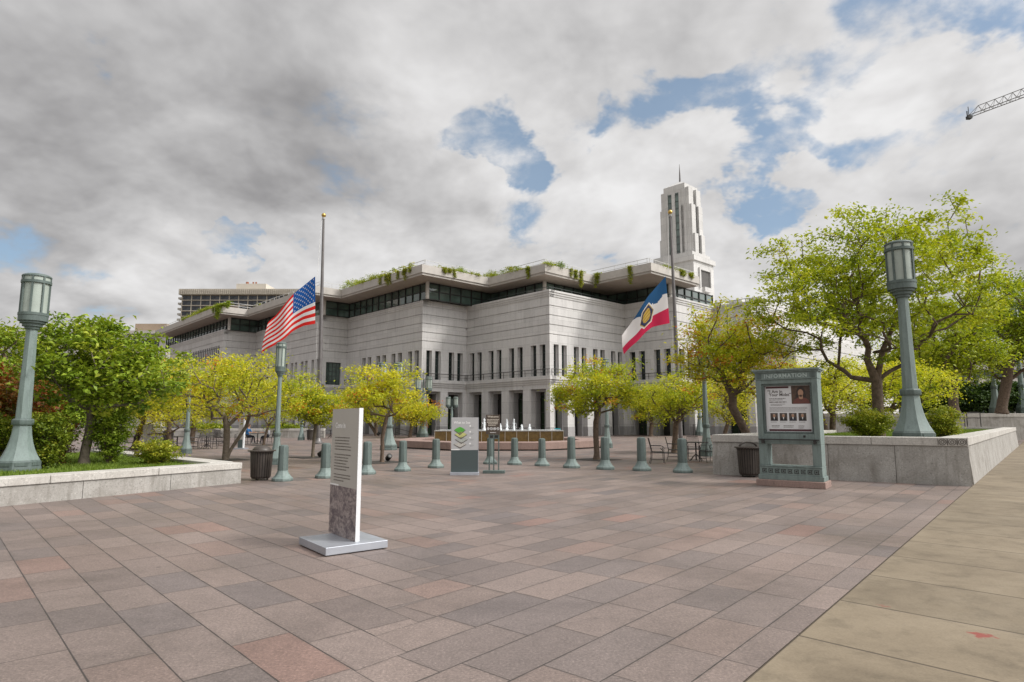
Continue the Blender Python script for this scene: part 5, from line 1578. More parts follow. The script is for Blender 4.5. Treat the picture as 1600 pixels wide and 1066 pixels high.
def leaf_faces(rng, centers, per, sig, ll, lw, tint_c, up=.7, droop=.0):
    n = len(centers) * per
    c = np.repeat(centers, per, 0)
    tc = np.repeat(tint_c, per)
    off = rng.normal(0, 1, (n, 3)) * sig
    off[:, 2] *= .5
    p = c + off
    nrm = rng.normal(0, 1, (n, 3)); nrm[:, 2] = np.abs(nrm[:, 2]) + up
    nrm /= np.linalg.norm(nrm, axis=1)[:, None]
    ax = rng.normal(0, 1, (n, 3)); ax[:, 2] -= droop
    ax -= nrm * (ax * nrm).sum(1)[:, None]
    ax /= np.linalg.norm(ax, axis=1)[:, None] + 1e-9
    bi = np.cross(nrm, ax)
    s = rng.uniform(.6, 1.25, n)[:, None]
    L_, W_ = ll * s, lw * s * rng.uniform(.8, 1.2, (n, 1))
    fold = nrm * (W_ * .35)
    V = np.empty((n, 4, 3))
    V[:, 0] = p - ax * L_ * .5
    V[:, 1] = p + bi * W_ * .5 - ax * L_ * .06 + fold
    V[:, 2] = p + ax * L_ * .5
    V[:, 3] = p - bi * W_ * .5 - ax * L_ * .06 + fold
    tint = np.clip(tc + rng.normal(0, .12, n), 0, np.where(tc > .85, 1, .86))
    return V.reshape(-1, 3), tint

def make_tree(name, label, base, crown, seed, leafm, barkm, nclus=150, per=58, sig=.26, ll=.13, lw=.055, trunk_r=.11, fork=None, lean=(0, 0), stems=1, cat='tree', group=None, spot=(0, 0), up=.7, hollow=2.4, tint0=.45, tvar=.16, flat=.0):
    """base: world point of the foot. crown: (centre, radii) in world space. Grows limbs to clusters and hangs leaves on them."""
    rng = np.random.default_rng(seed)
    root = thing(name, label, cat, tuple(base), 0, group)
    cc = np.array(crown[0]) - np.array(base); rr = np.array(crown[1])
    fork = fork if fork is not None else max(cc[2] - rr[2] * .95, .5)
    # cluster centres: lobes in an ellipsoid, thinned by low-frequency gaps
    d = rng.normal(0, 1, (nclus * 6, 3)); d /= np.linalg.norm(d, axis=1)[:, None]
    r = rng.random(nclus * 6) ** (1 / hollow)
    ph = rng.uniform(0, 6.28, 6)
    bump_ = 1 + .13 * np.sin(3.1 * d[:, 0] * 2 + ph[0]) * np.cos(2.7 * d[:, 1] * 2 + ph[1]) + .10 * np.sin(5.3 * d[:, 2] + 4 * d[:, 0] + ph[2])
    pts = d * (r * bump_)[:, None]
    pts[:, 2] = np.where(pts[:, 2] < 0, pts[:, 2] * (1 - flat), pts[:, 2])
    gap = np.sin(4.2 * pts[:, 0] + ph[3]) * np.sin(4.6 * pts[:, 1] + ph[4]) * np.sin(4.9 * pts[:, 2] + ph[5])
    pts = pts[gap > -.05][:nclus]
    C = pts * rr + cc
    # skeleton
    nodes, par = [np.zeros(3)], [-1]
    starts = []
    for s in range(stems):
        prev = 0
        a = rng.uniform(0, 6.28)
        end = np.array([cc[0] * .35 + lean[0] + ((s - .5) * .7 if stems > 1 else 0), cc[1] * .35 + lean[1] + (math.sin(a) * .2 if stems > 1 else 0), fork])
        for k in range(1, 7):
            f = k / 6
            p = end * np.array([f ** 1.2, f ** 1.2, f]) + np.array([.03 * math.sin(5 * f + seed), .03 * math.cos(4 * f + seed), 0]) * fork * .35
            nodes.append(p); par.append(prev); prev = len(nodes) - 1
        starts.append(prev)
    trunk_n = len(nodes)
    # a leader up through the crown
    for st in starts:
        prev = st
        top = cc + np.array([rng.normal(0, .15) * rr[0], rng.normal(0, .15) * rr[1], rr[2] * .55])
        b0 = nodes[st]
        for k in range(1, 5):
            f = k / 4
            nodes.append(b0 * (1 - f) + top * f + rng.normal(0, .07, 3) * rr); par.append(prev); prev = len(nodes) - 1
    first = min(starts)
    N = np.array(nodes)
    depth = {}
    order = np.argsort(np.linalg.norm(C - nodes[starts[0]], axis=1))
    plen = [0.0] * len(nodes)
    for i in range(1, len(nodes)): plen[i] = plen[par[i]] + np.linalg.norm(nodes[i] - nodes[par[i]])
    for ci in order:
        c = C[ci]
        NN = np.array(nodes[first:])
        dist = np.linalg.norm(NN - c, axis=1)
        # prefer nodes nearer the stem than the target, so limbs run outward
        cost = dist + .22 * np.array(plen[first:]) + .6 * np.maximum(0, NN[:, 2] - c[2])
        j = int(np.argmin(cost)) + first
        p0 = nodes[j]
        n_ = max(1, int(np.linalg.norm(c - p0) / .45))
        prev = j
        for k in range(1, n_ + 1):
            f = k / n_
            q = p0 * (1 - f) + c * f
            q = q + (rng.normal(0, .05, 3) + np.array([0, 0, .12 * math.sin(math.pi * f)])) * np.linalg.norm(c - p0) * (.6 if k < n_ else 0)
            nodes.append(q); par.append(prev); plen.append(plen[prev] + np.linalg.norm(q - nodes[prev])); prev = len(nodes) - 1
    n = len(nodes)
    w = np.zeros(n)
    haschild = np.zeros(n, bool)
    for i in range(1, n): haschild[par[i]] = True
    for i in range(n - 1, 0, -1):
        if not haschild[i]: w[i] += 1
        w[par[i]] += w[i]
    rad = (np.maximum(w, 1) / w[0] * stems) ** .52 * trunk_r
    rad = np.maximum(rad, .0065)
    mb = MB()
    done = set()
    # draw chains so that limbs are continuous tubes
    kids = [[] for _ in range(n)]
    for i in range(1, n): kids[par[i]].append(i)
    stack = [(0, k) for k in kids[0]]
    while stack:
        a, b = stack.pop()
        chain = [a, b]; rs_ = [min(rad[a], rad[b] * 1.25), rad[b]]
        while kids[chain[-1]]:
            ks = sorted(kids[chain[-1]], key=lambda k: -w[k])
            for k in ks[1:]: stack.append((chain[-1], k))
            chain.append(ks[0]); rs_.append(rad[ks[0]])
        if a == 0: rs_[0] = trunk_r * 1.35; rs_[1] = max(rs_[1], trunk_r)
        mb.tube([nodes[k] for k in chain], rs_, 8 if rs_[0] > .05 else (5 if rs_[0] > .02 else 4))
    mb.build('trunk', barkm, root, smooth=80)
    # leaves on cluster ends and part-way along the twigs
    tips = np.array([nodes[i] for i in range(trunk_n, n) if w[i] <= 3 and nodes[i][2] > fork * .75])
    if len(tips) > nclus * 1.6: tips = tips[rng.choice(len(tips), int(nclus * 1.6), False)]
    rel = (tips - cc) / rr
    tc = tint0 + tvar * rng.normal(0, 1, len(tips)) + .1 * np.sin(3 * rel[:, 0] + ph[1]) * np.cos(3 * rel[:, 1] + ph[2])
    if spot[0]:
        m = rng.random(len(tips)) < spot[0]
        tc = np.where(m, spot[1], np.clip(tc, 0, .8))
    V, T = leaf_faces(rng, tips, per, sig * rng.uniform(.7, 1.3, len(tips)).repeat(per)[:, None], ll, lw, tc, up, droop=.3)
    np_mesh('crown', V, 4, T, leafm, parent=root)
    return root
def px_tree(name, label, ub, vb, box, seed, leafm, barkm, z0=0.0, Y=None, depth=None, **kw):
    b = G(ub, vb, z0) if Y is None else D(ub, vb, Y)
    b.z = z0
    Y = b.y
    u0, v0, u1, v1 = box
    c = D((u0 + u1) / 2, (v0 + v1) / 2, Y)
    a, e = D(u0, (v0 + v1) / 2, Y), D(u1, (v0 + v1) / 2, Y)
    t, o = D((u0 + u1) / 2, v0, Y), D((u0 + u1) / 2, v1, Y)
    rx, rz = (e.x - a.x) / 2 * .99, (t.z - o.z) / 2 * .96
    return make_tree(name, label, b, ((c.x, c.y, c.z), (rx, depth or rx * .92, rz)), seed, leafm, barkm, **kw)
YG = 'yellow-green trees on the plaza'
px_tree('young_tree', 'yellow-green tree with a leaning twisted double trunk behind the low left planter', 352, 719, (236, 550, 496, 672), 11, L_YEL, M_BARKG, nclus=330, per=58, sig=.24, trunk_r=.105, stems=2, lean=(.35, 0), group=YG, spot=(.05, .92), tint0=.5, flat=.2)
px_tree('young_tree', 'yellow tree behind the low left planter, left of the leaning double trunk', 265, 704, (205, 562, 318, 684), 12, L_YEL, M_BARK, nclus=200, per=58, sig=.28, trunk_r=.13, group=YG, tint0=.62)
px_tree('young_tree', 'yellow tree with a slanting trunk beside the stone pylon on the left', 208, 703, (168, 576, 262, 668), 13, L_YEL, M_BARK, nclus=150, per=58, sig=.3, trunk_r=.15, group=YG, tint0=.66, lean=(.4, 0))
px_tree('young_tree', 'yellow-green tree rising behind the lamp among the cafe chairs', 300, 693, (260, 585, 352, 676), 14, L_YEL, M_BARK, nclus=140, per=58, sig=.34, ll=.16, lw=.07, trunk_r=.17, group=YG, tint0=.5)
px_tree('young_tree', 'small tree whose trunk stands beside the seated people', 412, 696, (392, 590, 470, 668), 15, L_YEL, M_BARK, nclus=110, per=44, sig=.3, trunk_r=.08, group=YG, tint0=.4)
px_tree('young_tree', 'thin green-yellow sapling in front of the US flagpole, left of the tall panel', 489, 715, (458, 602, 533, 668), 16, L_YEL, M_BARKG, nclus=120, per=62, sig=.19, trunk_r=.07, group=YG, tint0=.34, spot=(.04, .93))
px_tree('young_tree', 'yellow tree with a slim bare trunk just right of the tall grey panel', 597, 722.5, (528, 566, 668, 662), 17, L_YEL, M_BARK, nclus=170, per=44, sig=.19, trunk_r=.075, group=YG, spot=(.06, .95), tint0=.58, fork=.9, flat=.25)
px_tree('young_tree', 'small yellow tree left of the fountain bench beside the twin lamp', 640.5, 684, (606, 622, 692, 664), 18, L_YEL, M_BARK, nclus=110, per=50, sig=.42, ll=.22, lw=.1, trunk_r=.16, group=YG, tint0=.55, spot=(.1, .96))
px_tree('young_tree', 'distant yellow tree behind the tall grey panel, close to the hall', 588, 681.5, (530, 604, 612, 664), 19, L_YEL, M_BARK, nclus=120, per=50, sig=.46, ll=.24, lw=.11, trunk_r=.16, group=YG, tint0=.5, stems=2)
px_tree('young_tree', 'round-headed yellow-green tree with a dark trunk right of the fountain', 932, 718.5, (858, 558, 1004, 664), 20, L_YEL, M_BARK, nclus=240, per=58, sig=.21, trunk_r=.115, group=YG, spot=(.05, .95), tint0=.42, flat=.3)
px_tree('young_tree', 'far yellow-green tree behind the round-headed one, in front of dark doors', 983, 677.5, (946, 598, 1022, 662), 21, L_YEL, M_BARK, nclus=120, per=50, sig=.5, ll=.24, lw=.11, trunk_r=.2, group=YG, tint0=.45)
px_tree('young_tree', 'far tree with a straight trunk behind the lone iron chair', 1017, 682, (985, 602, 1056, 664), 22, L_YEL, M_BARK, nclus=120, per=50, sig=.42, ll=.22, lw=.1, trunk_r=.2, group=YG, tint0=.42)
px_tree('young_tree', 'yellow-green tree with dark forked limbs before the second flagpole', 1054, 708, (1004, 582, 1118, 666), 23, L_YEL, M_BARK, nclus=200, per=58, sig=.25, trunk_r=.14, group=YG, spot=(.08, .94), tint0=.4, flat=.2)
px_tree('young_tree', 'yellow tree just right of the second flagpole, beyond the iron chairs', 1071, 679, (1040, 600, 1130, 668), 24, L_YEL, M_BARK, nclus=120, per=50, sig=.48, ll=.24, lw=.11, trunk_r=.18, group=YG, tint0=.55)
px_tree('young_tree', 'yellow tree behind the left end of the tall right planter, with a slanting trunk', 1126, 676, (1090, 570, 1182, 664), 25, L_YEL, M_BARK, Y=36, nclus=150, per=56, sig=.32, trunk_r=.12, group=YG, tint0=.6, lean=(.3, 0))
px_tree('autumn_tree', 'tall tree turning orange with a stout leaning trunk left of the information board', 1182, 690, (1050, 462, 1242, 636), 31, L_AUT, M_BARK, Y=24.5, nclus=270, per=58, sig=.24, ll=.14, lw=.06, trunk_r=.17, lean=(-.6, 0), tint0=.52, spot=(.12, .90), fork=2.1, hollow=2.0, flat=.25)
px_tree('shade_tree', 'large airy green tree with spreading limbs in the tall right planter', 1372, 668, (1180, 322, 1556, 606), 32, L_GRN, M_BARK, z0=RSOIL, Y=21, nclus=560, per=58, sig=.2, ll=.15, lw=.07, trunk_r=.175, fork=1.9, hollow=2.1, tint0=.55, tvar=.17, flat=.25, up=.5)
RG = 'trees behind the tall right planter'
px_tree('honey_locust', 'yellow tree right behind the information board', 1298, 672, (1200, 556, 1352, 652), 33, L_YEL, M_BARK, Y=29, nclus=240, per=58, sig=.3, trunk_r=.15, group=RG, tint0=.55, stems=2)
px_tree('honey_locust', 'yellow-green tree with low dark branches under the large airy tree', 1345, 668, (1290, 560, 1470, 650), 34, L_YEL, M_BARK, Y=33, nclus=230, per=58, sig=.34, ll=.16, lw=.07, trunk_r=.18, group=RG, tint0=.48, stems=2)
px_tree('green_tree', 'dense mid-green tree to the right of the large lamp', 1492, 655, (1420, 456, 1560, 606), 35, L_GRN, M_BARK, Y=44, z0=FWZ - .05, nclus=240, per=58, sig=.5, ll=.25, lw=.12, trunk_r=.3, group=RG, tint0=.42, fork=2.6)
px_tree('green_tree', 'dark green tree at the right edge above the hedge', 1566, 655, (1512, 430, 1668, 602), 36, L_GRN, M_BARK, Y=48, z0=FWZ - .05, nclus=260, per=58, sig=.55, ll=.26, lw=.12, trunk_r=.36, group=RG, tint0=.3, fork=2.6)
px_tree('green_tree', 'olive-green tree behind the hedge left of the far lamp', 1450, 655, (1380, 520, 1500, 610), 37, L_GRN, M_BARK, Y=56, z0=FWZ - .05, nclus=180, per=56, sig=.6, ll=.3, lw=.14, trunk_r=.34, group=RG, tint0=.5, fork=2)
px_tree('green_tree', 'far tree rising beyond the large lamp at the right', 1600, 655, (1575, 395, 1750, 560), 38, L_OAK, M_BARK, Y=60, z0=FWZ - .05, nclus=160, per=56, sig=.7, ll=.34, lw=.16, trunk_r=.4, group=RG, tint0=.5)
# left planter
px_tree('oak_tree', 'broad green tree with a straight grey trunk in the low left planter', 131, 726, (44, 490, 276, 660), 41, L_OAK, M_BARKG, z0=LSOIL, Y=17.2, nclus=300, per=44, sig=.19, ll=.16, lw=.085, trunk_r=.12, fork=1.2, tint0=.52, tvar=.18, up=.9, flat=.1)
px_tree('maple_tree', 'rust-red maple behind the large left lamp', 12, 735, (-80, 560, 62, 706), 42, L_RED, M_BARK, z0=LSOIL, Y=18.5, nclus=200, per=44, sig=.24, ll=.15, lw=.08, trunk_r=.1, tint0=.5, tvar=.2)
px_tree('green_tree', 'green tree at the left edge above the rust-red maple', 20, 720, (-90, 506, 74, 640), 43, L_OAK, M_BARK, z0=0, Y=23, nclus=210, per=44, sig=.3, ll=.18, lw=.09, trunk_r=.16, tint0=.6)
px_tree('green_tree', 'green tree between the broad tree and the yellow ones on the left', 172, 705, (120, 560, 232, 668), 44, L_GRN, M_BARK, z0=0, Y=26, nclus=190, per=44, sig=.3, trunk_r=.13, tint0=.5, spot=(.06, .98))
px_tree('green_tree', 'dark leafy tree filling the gap behind the broad green tree', 95, 705, (40, 572, 150, 690), 45, L_OAK, M_BARK, z0=0, Y=24, nclus=180, per=44, sig=.3, ll=.17, lw=.08, trunk_r=.13, tint0=.4)

# ------------------------------------------------------------------ shrubs
def shrub(name, label, base, w, h, d, seed, leafm, n=70, per=55, ll=.075, lw=.04, sig=.1, tint0=.5, group=None, twigs=True, cat='shrub', tvar=.15):
    rng = np.random.default_rng(seed)
    root = thing(name, label, cat, tuple(base), 0, group)
    p = rng.normal(0, 1, (n, 3)); p /= np.linalg.norm(p, axis=1)[:, None]
    p *= (rng.random(n) ** .4)[:, None]
    C = np.c_[p[:, 0] * w / 2, p[:, 1] * d / 2, (p[:, 2] * .5 + .52) * h]
    C[:, :2] *= (.45 + .55 * np.clip(C[:, 2] / h * 1.7, 0, 1))[:, None]
    C += rng.normal(0, .04, C.shape) * w
    C[:, 2] = np.maximum(C[:, 2], .05)
    if twigs:
        st = MB()
        for c in C[::2]:
            m = np.array([c[0] * .4, c[1] * .4, c[2] * .5])
            st.tube([(c[0] * .08, c[1] * .08, 0), m, c], [.012, .009, .004], 4)
        st.build('stems', M_BARK, root)
    V, T = leaf_faces(rng, C, per, sig, ll, lw, tint0 + tvar * rng.normal(0, 1, n))
    V[:, 2] = np.maximum(V[:, 2], .01)
    np_mesh('foliage', V, 4, T, leafm, parent=root)
    return root
def px_shrub(name, label, u0, u1, v_top, Y, z0, seed, leafm, **kw):
    a, b = D(u0, 690, Y), D(u1, 690, Y)
    h = D((u0 + u1) / 2, v_top, Y).z - z0
    w = b.x - a.x
    return shrub(name, label, ((a.x + b.x) / 2, Y, z0), w, h, kw.pop('d', w * .8), seed, leafm, **kw)
px_shrub('shrub', 'dark green-gold shrub beside the large left lamp', 40, 104, 640, 15.6, LSOIL, 51, L_SHR, n=150, per=60, tint0=.35, sig=.1, tvar=.22)
px_shrub('shrub', 'reddish shrub between the large left lamp and the broad tree', 70, 108, 652, 16.9, LSOIL, 52, L_RED, n=90, per=50, tint0=.35, tvar=.22)
px_shrub('shrub', 'round dark green shrub right of the broad tree trunk', 140, 204, 636, 17.4, LSOIL, 53, L_OAK, n=130, per=60, tint0=.45)
px_shrub('shrub', 'bright sprawling shrub near the corner of the low left planter', 212, 284, 690, 17.2, LSOIL, 54, L_SHR, n=100, per=42, tint0=.68, sig=.075, ll=.085)
px_shrub('shrub', 'dark shrub at the left edge below the lamp', -40, 34, 650, 17, LSOIL, 55, L_SHR, n=120, per=55, tint0=.4)
px_shrub('shrub', 'pale green shrub around the foot of the large airy tree', 1318, 1398, 640, 19.4, RSOIL, 56, L_SHR, n=150, per=60, tint0=.62)
px_shrub('shrub', 'feathery shrub right of the large right lamp, by the handrail', 1452, 1500, 636, 19.0, RSOIL, 57, L_SHR, n=90, per=55, tint0=.6)
px_shrub('shrub', 'low planting left of the seated people, on the far pale wall', 300, 352, 670, 59, .8, 58, L_SHR, n=60, per=50, ll=.25, lw=.13, sig=.3, tint0=.5)
px_shrub('shrub', 'low planting right of the seated people, on the far pale wall', 420, 468, 669, 59, .8, 59, L_SHR, n=60, per=50, ll=.25, lw=.13, sig=.3, tint0=.45)
# hedge on the far right wall
hx0, hx1 = D(1425, 640, 54).x, D(1720, 640, 54).x
hh = D(1500, 600, 54).z - FWZ
i = 0
hdl = ['dark hedge shrub behind the large right lamp', 'dark hedge shrub over the longer handrail', 'dark hedge shrub over the shorter handrail', 'dark hedge shrub left of the far lamp', 'dark hedge shrub right behind the far lamp', 'dark hedge shrub at the right edge', 'dark hedge shrub beyond the right edge']
nh = 7
for i in range(nh):
    x = hx0 + (i + .5) * (hx1 - hx0) / nh
    shrub('hedge_shrub', hdl[i], (x, 55.2, FWZ - .05), (hx1 - hx0) / nh * 1.35, hh * random.uniform(.95, 1.08), 2.2, 70 + i, L_HDG, n=130, per=60, ll=.26, lw=.16, sig=.32, tint0=.5, group='dark hedge on the far right wall', twigs=False, cat='hedge shrub')
# ------------------------------------------------------------------ plants on the hall roof
def roof_plant(label, u0, u1, v_top, v_bot, a_from, seed, leafm, hang=False, tint0=.5, cat='plant'):
    """a mound (or trailing curtain) of foliage at the parapet between two photo columns"""
    rng = np.random.default_rng(seed)
    p, q = a_from
    def hit(u):                                      # where the sight line of a column crosses the parapet line, in plan
        d = ray(u, 430); d = Vector((d.x, d.y, 0)); e = q - p
        den = d.x * e.y - d.y * e.x
        t = (p.x * e.y - p.y * e.x) / den
        return d * t
    A, B_ = hit(u0), hit(u1)
    mid = (A + B_) / 2
    e = (B_ - A); L = e.length; e.normalize()
    w = Vector((e.y, -e.x, 0))
    zt_ = D((u0 + u1) / 2, v_top, mid.y).z
    zb_ = D((u0 + u1) / 2, v_bot, mid.y).z
    root = thing('hanging_plant' if hang else 'roof_shrub', label, cat, (mid.x, mid.y, ZR1 + .05), 0, 'plants on the hall roof')
    n = max(10, int(L * 9))
    n = int(n * (1 if hang else 1.6))
    s = rng.uniform(-.5, .5, n) * L
    if hang:
        strand = np.repeat(rng.uniform(-.5, .5, max(3, int(L * 1.8))) * L, 14)
        ln = np.repeat(rng.uniform(.3, 1.0, len(strand) // 14), 14)
        f = np.tile(np.linspace(0, 1, 14), len(strand) // 14)
        C1 = np.c_[strand + rng.normal(0, .05, len(strand)), rng.uniform(.14, .26, len(strand)), (zb_ - ZR1 - .05) * f * ln + .12]
        C2 = np.c_[s, rng.uniform(-.4, .2, n), rng.uniform(.05, 1, n) * max(.15, zt_ - ZR1 - .05)]
        C = np.concatenate([C1, C2])
    else:
        hgt = max(.25, zt_ - ZR1 - .05)
        C = np.c_[s, rng.uniform(-1.0, .1, n), rng.random(n) * hgt * (1 - (2 * s / L) ** 2 * .6)]
    W = np.c_[C[:, 0] * e.x + C[:, 1] * w.x, C[:, 0] * e.y + C[:, 1] * w.y, C[:, 2]]
    V, T = leaf_faces(rng, W, 18 if hang else 44, .10 if hang else .2, .15, .07, tint0 + .12 + .18 * rng.normal(0, 1, len(W)))
    np_mesh('foliage', V, 4, T, leafm, parent=root)
rp = roof_pts
fA = [(rp[i], rp[i + 1]) for i in range(len(rp) - 1)]
RPL = [('long green planting along the far left roof edge', 290, 352, 484, 500, 0, L_SHR, False, .45), ('trailing plant near the corner of the far left roof', 338, 362, 484, 500, 0, L_OAK, True, .4),
       ('bright tuft on the roof edge behind the striped flag', 404, 420, 474, 480, 1, L_SHR, False, .6),
       ('small dark bush on the roof above the left flagpole', 535, 560, 436, 452, 4, L_OAK, False, .6), ('round olive bush on the roof, second from the left flagpole', 562, 594, 430, 446, 4, L_SHR, False, .5),
       ('bright green trailing planting at the left roof corner', 596, 644, 418, 445, 4, L_SHR, True, .6), ('trailing plant just right of the left roof corner', 676, 712, 417, 434, 5, L_SHR, True, .55),
       ('spiky dark bush on the roof between the two corners', 716, 732, 417, 430, 5, L_OAK, False, .5), ('low bright plants on the roof between the two corners', 732, 748, 428, 436, 5, L_SHR, False, .55), ('olive bush at the inner corner of the roof', 750, 772, 424, 440, 6, L_SHR, False, .45),
       ('tall bushy planting left of the middle roof corner', 784, 810, 415, 436, 6, L_SHR, False, .5), ('long curtain of trailing stems left of the middle roof corner', 808, 828, 420, 449, 6, L_SHR, True, .5),
       ('small bush at the middle roof corner', 846, 856, 410, 420, 6, L_OAK, False, .6), ('pointed little conifer right of the middle roof corner', 873, 880, 408, 420, 7, L_OAK, False, .25),
       ('trailing plant right of the little conifer', 888, 899, 424, 440, 7, L_SHR, True, .5), ('longest trailing plant right of the middle roof corner', 903, 914, 424, 452, 7, L_SHR, True, .6),
       ('trailing plant at the inner roof corner above the right flag', 926, 940, 433, 452, 8, L_SHR, True, .55), ('trailing plant above the right flag', 974, 990, 424, 448, 8, L_SHR, True, .5), ('low plants at the right roof corner', 1036, 1056, 416, 424, 9, L_SHR, False, .5), ('tuft of plants at the right end of the roof', 1060, 1084, 424, 436, 9, L_SHR, True, .5)]
for k, (lab, u0, u1, vt, vb, fi, lm, hg, t0) in enumerate(RPL):
    roof_plant(lab, u0, u1, vt, vb, fA[fi], 200 + k, lm, hg, t0)

# ------------------------------------------------------------------ tree pits: dark squares of grating round the trunks
pit = MB()
for (u, v) in ((489, 715), (597, 722.5), (932, 718.5), (1054, 708), (352, 719), (412, 696)):
    q = G(u, v)
    o = MB().frame_box(q, UA, UB, -.75, .75, -.75, .75, .004, .012).build('tree_grate', mat('dark_grate', (.05, .042, .036), (.03, .026, .022), .8, 12))
    o['kind'] = 'structure'

# ------------------------------------------------------------------ people
M_SKIN = mat('skin', (.48, .29, .20), (.42, .24, .17), .5, 20)
def person(label, loc, rot, joints, edges, colours, hair, face=True):
    """one skinned body: joints {name: (pos, radius, region)}, one surface; regions give the clothes' colours"""
    names = list(joints)
    me = bpy.data.meshes.new('person')
    # insert the fingers
    V = [joints[k][0] for k in names]; Rr = [joints[k][1] for k in names]; reg = [joints[k][2] for k in names]
    E_ = [(names.index(a), names.index(b)) for a, b in edges]
    me.from_pydata(V, E_, [])
    o = bpy.data.objects.new('person', me); col.objects.link(o)
    sk = o.modifiers.new('skin', 'SKIN')
    sk.use_smooth_shade = True
    for i, r in enumerate(Rr):
        d = me.skin_vertices[0].data[i]
        d.radius = (r, r) if not isinstance(r, tuple) else r
        d.use_root = names[i] == 'pelvis'
    o.modifiers.new('sub', 'SUBSURF').levels = 1
    bpy.context.view_layer.update()
    m2 = bpy.data.meshes.new_from_object(o.evaluated_get(bpy.context.evaluated_depsgraph_get()))
    bpy.data.objects.remove(o); bpy.data.meshes.remove(me)
    o = bpy.data.objects.new('person', m2); col.objects.link(o)
    m2.materials.clear()
    regs = list(colours)
    for r in regs: m2.materials.append(colours[r])
    segs = [(np.array(V[a]), np.array(V[b]), reg[b]) for a, b in E_]
    for p in m2.polygons:
        c = np.array(p.center); best, bd = None, 9
        for a, b, rg in segs:
            ab = b - a; t = np.clip(np.dot(c - a, ab) / (np.dot(ab, ab) + 1e-9), 0, 1)
            d = np.linalg.norm(c - a - ab * t)
            if d < bd: bd, best = d, rg
        p.material_index = regs.index(best); p.use_smooth = True
    o.location = loc; o.rotation_euler = (0, 0, rot)
    tag(o, label, 'person')
    hp, hc = joints['head'][0], hair
    hm = MB()
    prof = [(.035, .125), (.075, .105), (.098, .06), (.104, .0), (.09, -.05), (.07, -.07)]
    hm.lathe([(r, z) for r, z in reversed(prof)], 14, (hp[0], hp[1] + .018, hp[2] + .01))
    hm.build('hair', hc, o, smooth=70)
    ey = MB()
    for sx in (-1, 1): ey.lathe([(.004, -.01), (.010, 0), (.004, .01)], 6, (hp[0] + sx * .034, hp[1] - .093, hp[2] + .012))
    ey.build('eyes', M_DARK, o)
    er = MB()
    for sx in (-1, 1): er.lathe([(.006, -.03), (.016, 0), (.006, .03)], 6, (hp[0] + sx * .092, hp[1] + .01, hp[2]))
    er.build('ears', M_SKIN, o)
    return o
def hand(J, E_, wrist, name, dirn, side):
    w = np.array(wrist); d = np.array(dirn, float); d /= np.linalg.norm(d)
    s = np.cross(d, (0, 0, 1.0)); s /= np.linalg.norm(s) + 1e-9
    pc_ = w + d * .085
    J[name + 'palm'] = (tuple(pc_), .036, 'skin'); E_.append((name + 'w', name + 'palm'))
    for k, (o_, l) in enumerate(((-.027, .070), (-.009, .080), (.009, .076), (.027, .060))):
        a = pc_ + d * .045 + s * o_; b = a + d * l * .5 + np.array((0, 0, -.012)); c = b + d * l * .45 + np.array((0, 0, -.022))
        J[f'{name}f{k}a'] = (tuple(a), .0095, 'skin'); J[f'{name}f{k}b'] = (tuple(b), .0085, 'skin'); J[f'{name}f{k}c'] = (tuple(c), .007, 'skin')
        E_ += [(name + 'palm', f'{name}f{k}a'), (f'{name}f{k}a', f'{name}f{k}b'), (f'{name}f{k}b', f'{name}f{k}c')]
    a = w + d * .05 + s * .04 * side; b = a + d * .045 + s * .018 * side
    J[name + 'ta'] = (tuple(a), .011, 'skin'); J[name + 'tb'] = (tuple(b), .009, 'skin')
    E_ += [(name + 'palm', name + 'ta'), (name + 'ta', name + 'tb')]
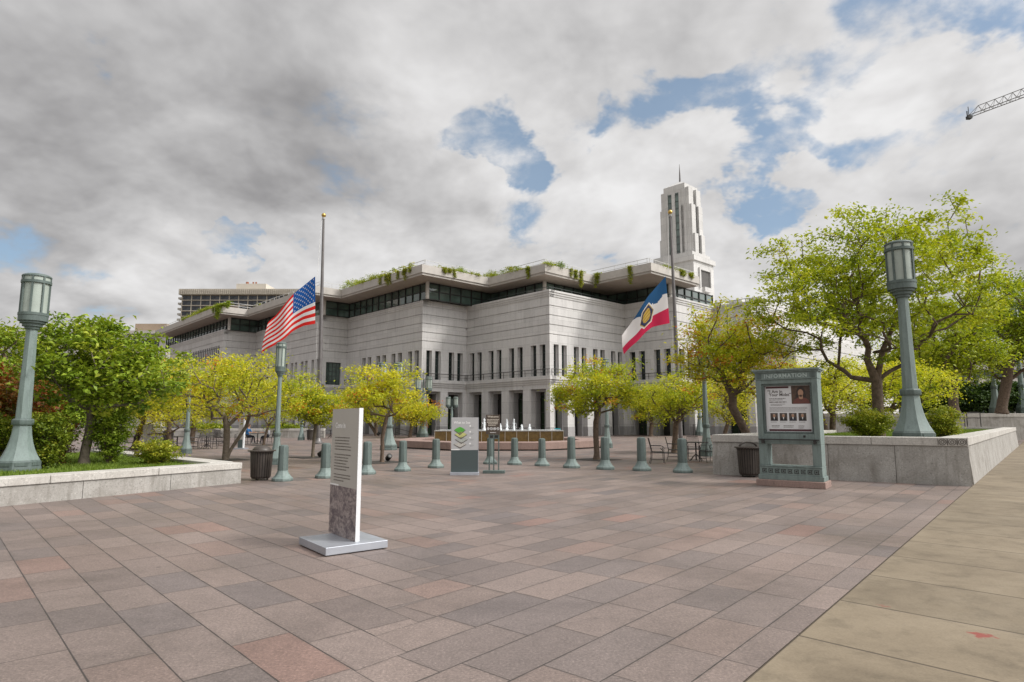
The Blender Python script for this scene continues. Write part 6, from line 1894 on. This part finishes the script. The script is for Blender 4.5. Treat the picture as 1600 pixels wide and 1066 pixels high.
def body(pose, sleeve='shirt'):
    """joints facing -Y"""
    J, E_ = {}, []
    def j(n, p, r, g, fr=None):
        J[n] = (tuple(p), r, g)
        if fr: E_.append((fr, n))
    sit = pose == 'sit'
    hz = .54 if sit else .95
    ln = -.10 if sit else 0
    j('pelvis', (0, 0, hz), (.165, .12), 'trousers'); j('waist', (0, .0 + ln * .2, hz + .17), (.15, .11), 'shirt', 'pelvis')
    j('chest', (0, ln * .7, hz + .36), (.175, .12), 'shirt', 'waist'); j('neckbase', (0, ln + .01, hz + .52), (.085, .075), 'shirt', 'chest')
    j('neck', (0, ln - .005, hz + .59), .052, 'skin', 'neckbase'); j('jaw', (0, ln - .03, hz + .645), (.066, .070), 'skin', 'neck')
    j('head', (0, ln - .02, hz + .725), (.082, .095), 'skin', 'jaw'); j('crown', (0, ln - .005, hz + .80), (.06, .07), 'skin', 'head')
    j('nose', (0, ln - .125, hz + .70), .011, 'skin', 'head')
    for s, n in ((-1, 'l'), (1, 'r')):
        j(n + 'sh', (s * .185, ln + .01, hz + .46), .062, 'shirt', 'chest')
        if sit:
            el = (s * .24, ln - .10, hz + .24); wr = (s * .13, ln - .36, hz + .245); hd = (-s * .15, -1, .02)
            kn = (s * .12, -.44, .50); an = (s * .12, -.40 if s < 0 else -.48, .09); toe = (s * .13, an[1] - .19, .035)
            j(n + 'hip', (s * .10, -.05, hz - .0), .095, 'trousers', 'pelvis')
        else:
            sw_ = .10 * s
            el = (s * .235, .03 + sw_ * .5, hz + .19); wr = (s * .235, -.05 + sw_, hz - .05); hd = (0, -.25, -1)
            kn = (s * .10, -.04 - sw_ * 1.0, .50); an = (s * .09, .04 - sw_ * 1.8, .09); toe = (s * .10, an[1] - .19, .035)
            j(n + 'hip', (s * .095, 0, hz - .08), .095, 'trousers', 'pelvis')
        j(n + 'el', el, .043, sleeve, n + 'sh'); j(n + 'w', wr, .030, 'skin', n + 'el')
        hand(J, E_, wr, n, hd, -s)
        j(n + 'kn', kn, .062, 'trousers', n + 'hip'); j(n + 'an', an, .042, 'trousers', n + 'kn'); j(n + 'toe', toe, .036, 'shoes', n + 'an')
    for n in ('l', 'r'):
        E_.remove((n + 'w', n + 'palm')); E_.append((n + 'w', n + 'palm'))
    return J, E_
M_BLUE_S = mat('blue_shirt', (.02, .12, .30), (.015, .09, .24), .8, 20)
M_GREY_S = mat('grey_shirt', (.30, .30, .32), (.24, .24, .26), .8, 20)
M_NAVY = mat('navy_trousers', (.022, .025, .040), None, .85, 20)
M_SHOE = mat('pale_shoes', (.45, .44, .42), None, .6, 10)
M_LAV = mat('lavender_shirt', (.50, .46, .58), None, .85, 20)
M_REDS = mat('red_shirt', (.50, .03, .025), None, .85, 20)
M_HAIRB = mat('brown_hair', (.09, .05, .028), None, .6, 40)
M_HAIRG = mat('grey_brown_hair', (.22, .17, .13), None, .6, 40)
def put_person(label, loc, rot, pose, shirt, trousers, hair):
    J, E_ = body(pose)
    return person(label, loc, rot, J, E_, {'shirt': shirt, 'trousers': trousers, 'skin': M_SKIN, 'shoes': M_SHOE}, hair)
t0 = TBL[0]
for ang, lab, sh_, hr in ((178, 'seated person in a bright blue shirt and dark trousers at the cafe table', M_BLUE_S, M_HAIRB), (2, 'seated person in a grey shirt across the cafe table', M_GREY_S, M_HAIRG)):
    p = t0 + Vector((math.cos(R(ang)), math.sin(R(ang)), 0)) * .74
    put_person(lab, (p.x, p.y, 0), R(ang) - R(90), 'sit', sh_, M_NAVY, hr)
q = G(1128, 676); put_person('walking person in a lavender shirt, half hidden by the slanting yellow tree trunk', tuple(q), R(70), 'walk', M_LAV, M_NAVY, M_HAIRB)
q = G(1179, 678); put_person('walking person in a red shirt, glimpsed behind the left edge of the information board', tuple(q), R(250), 'walk', M_REDS, M_NAVY, M_HAIRB)
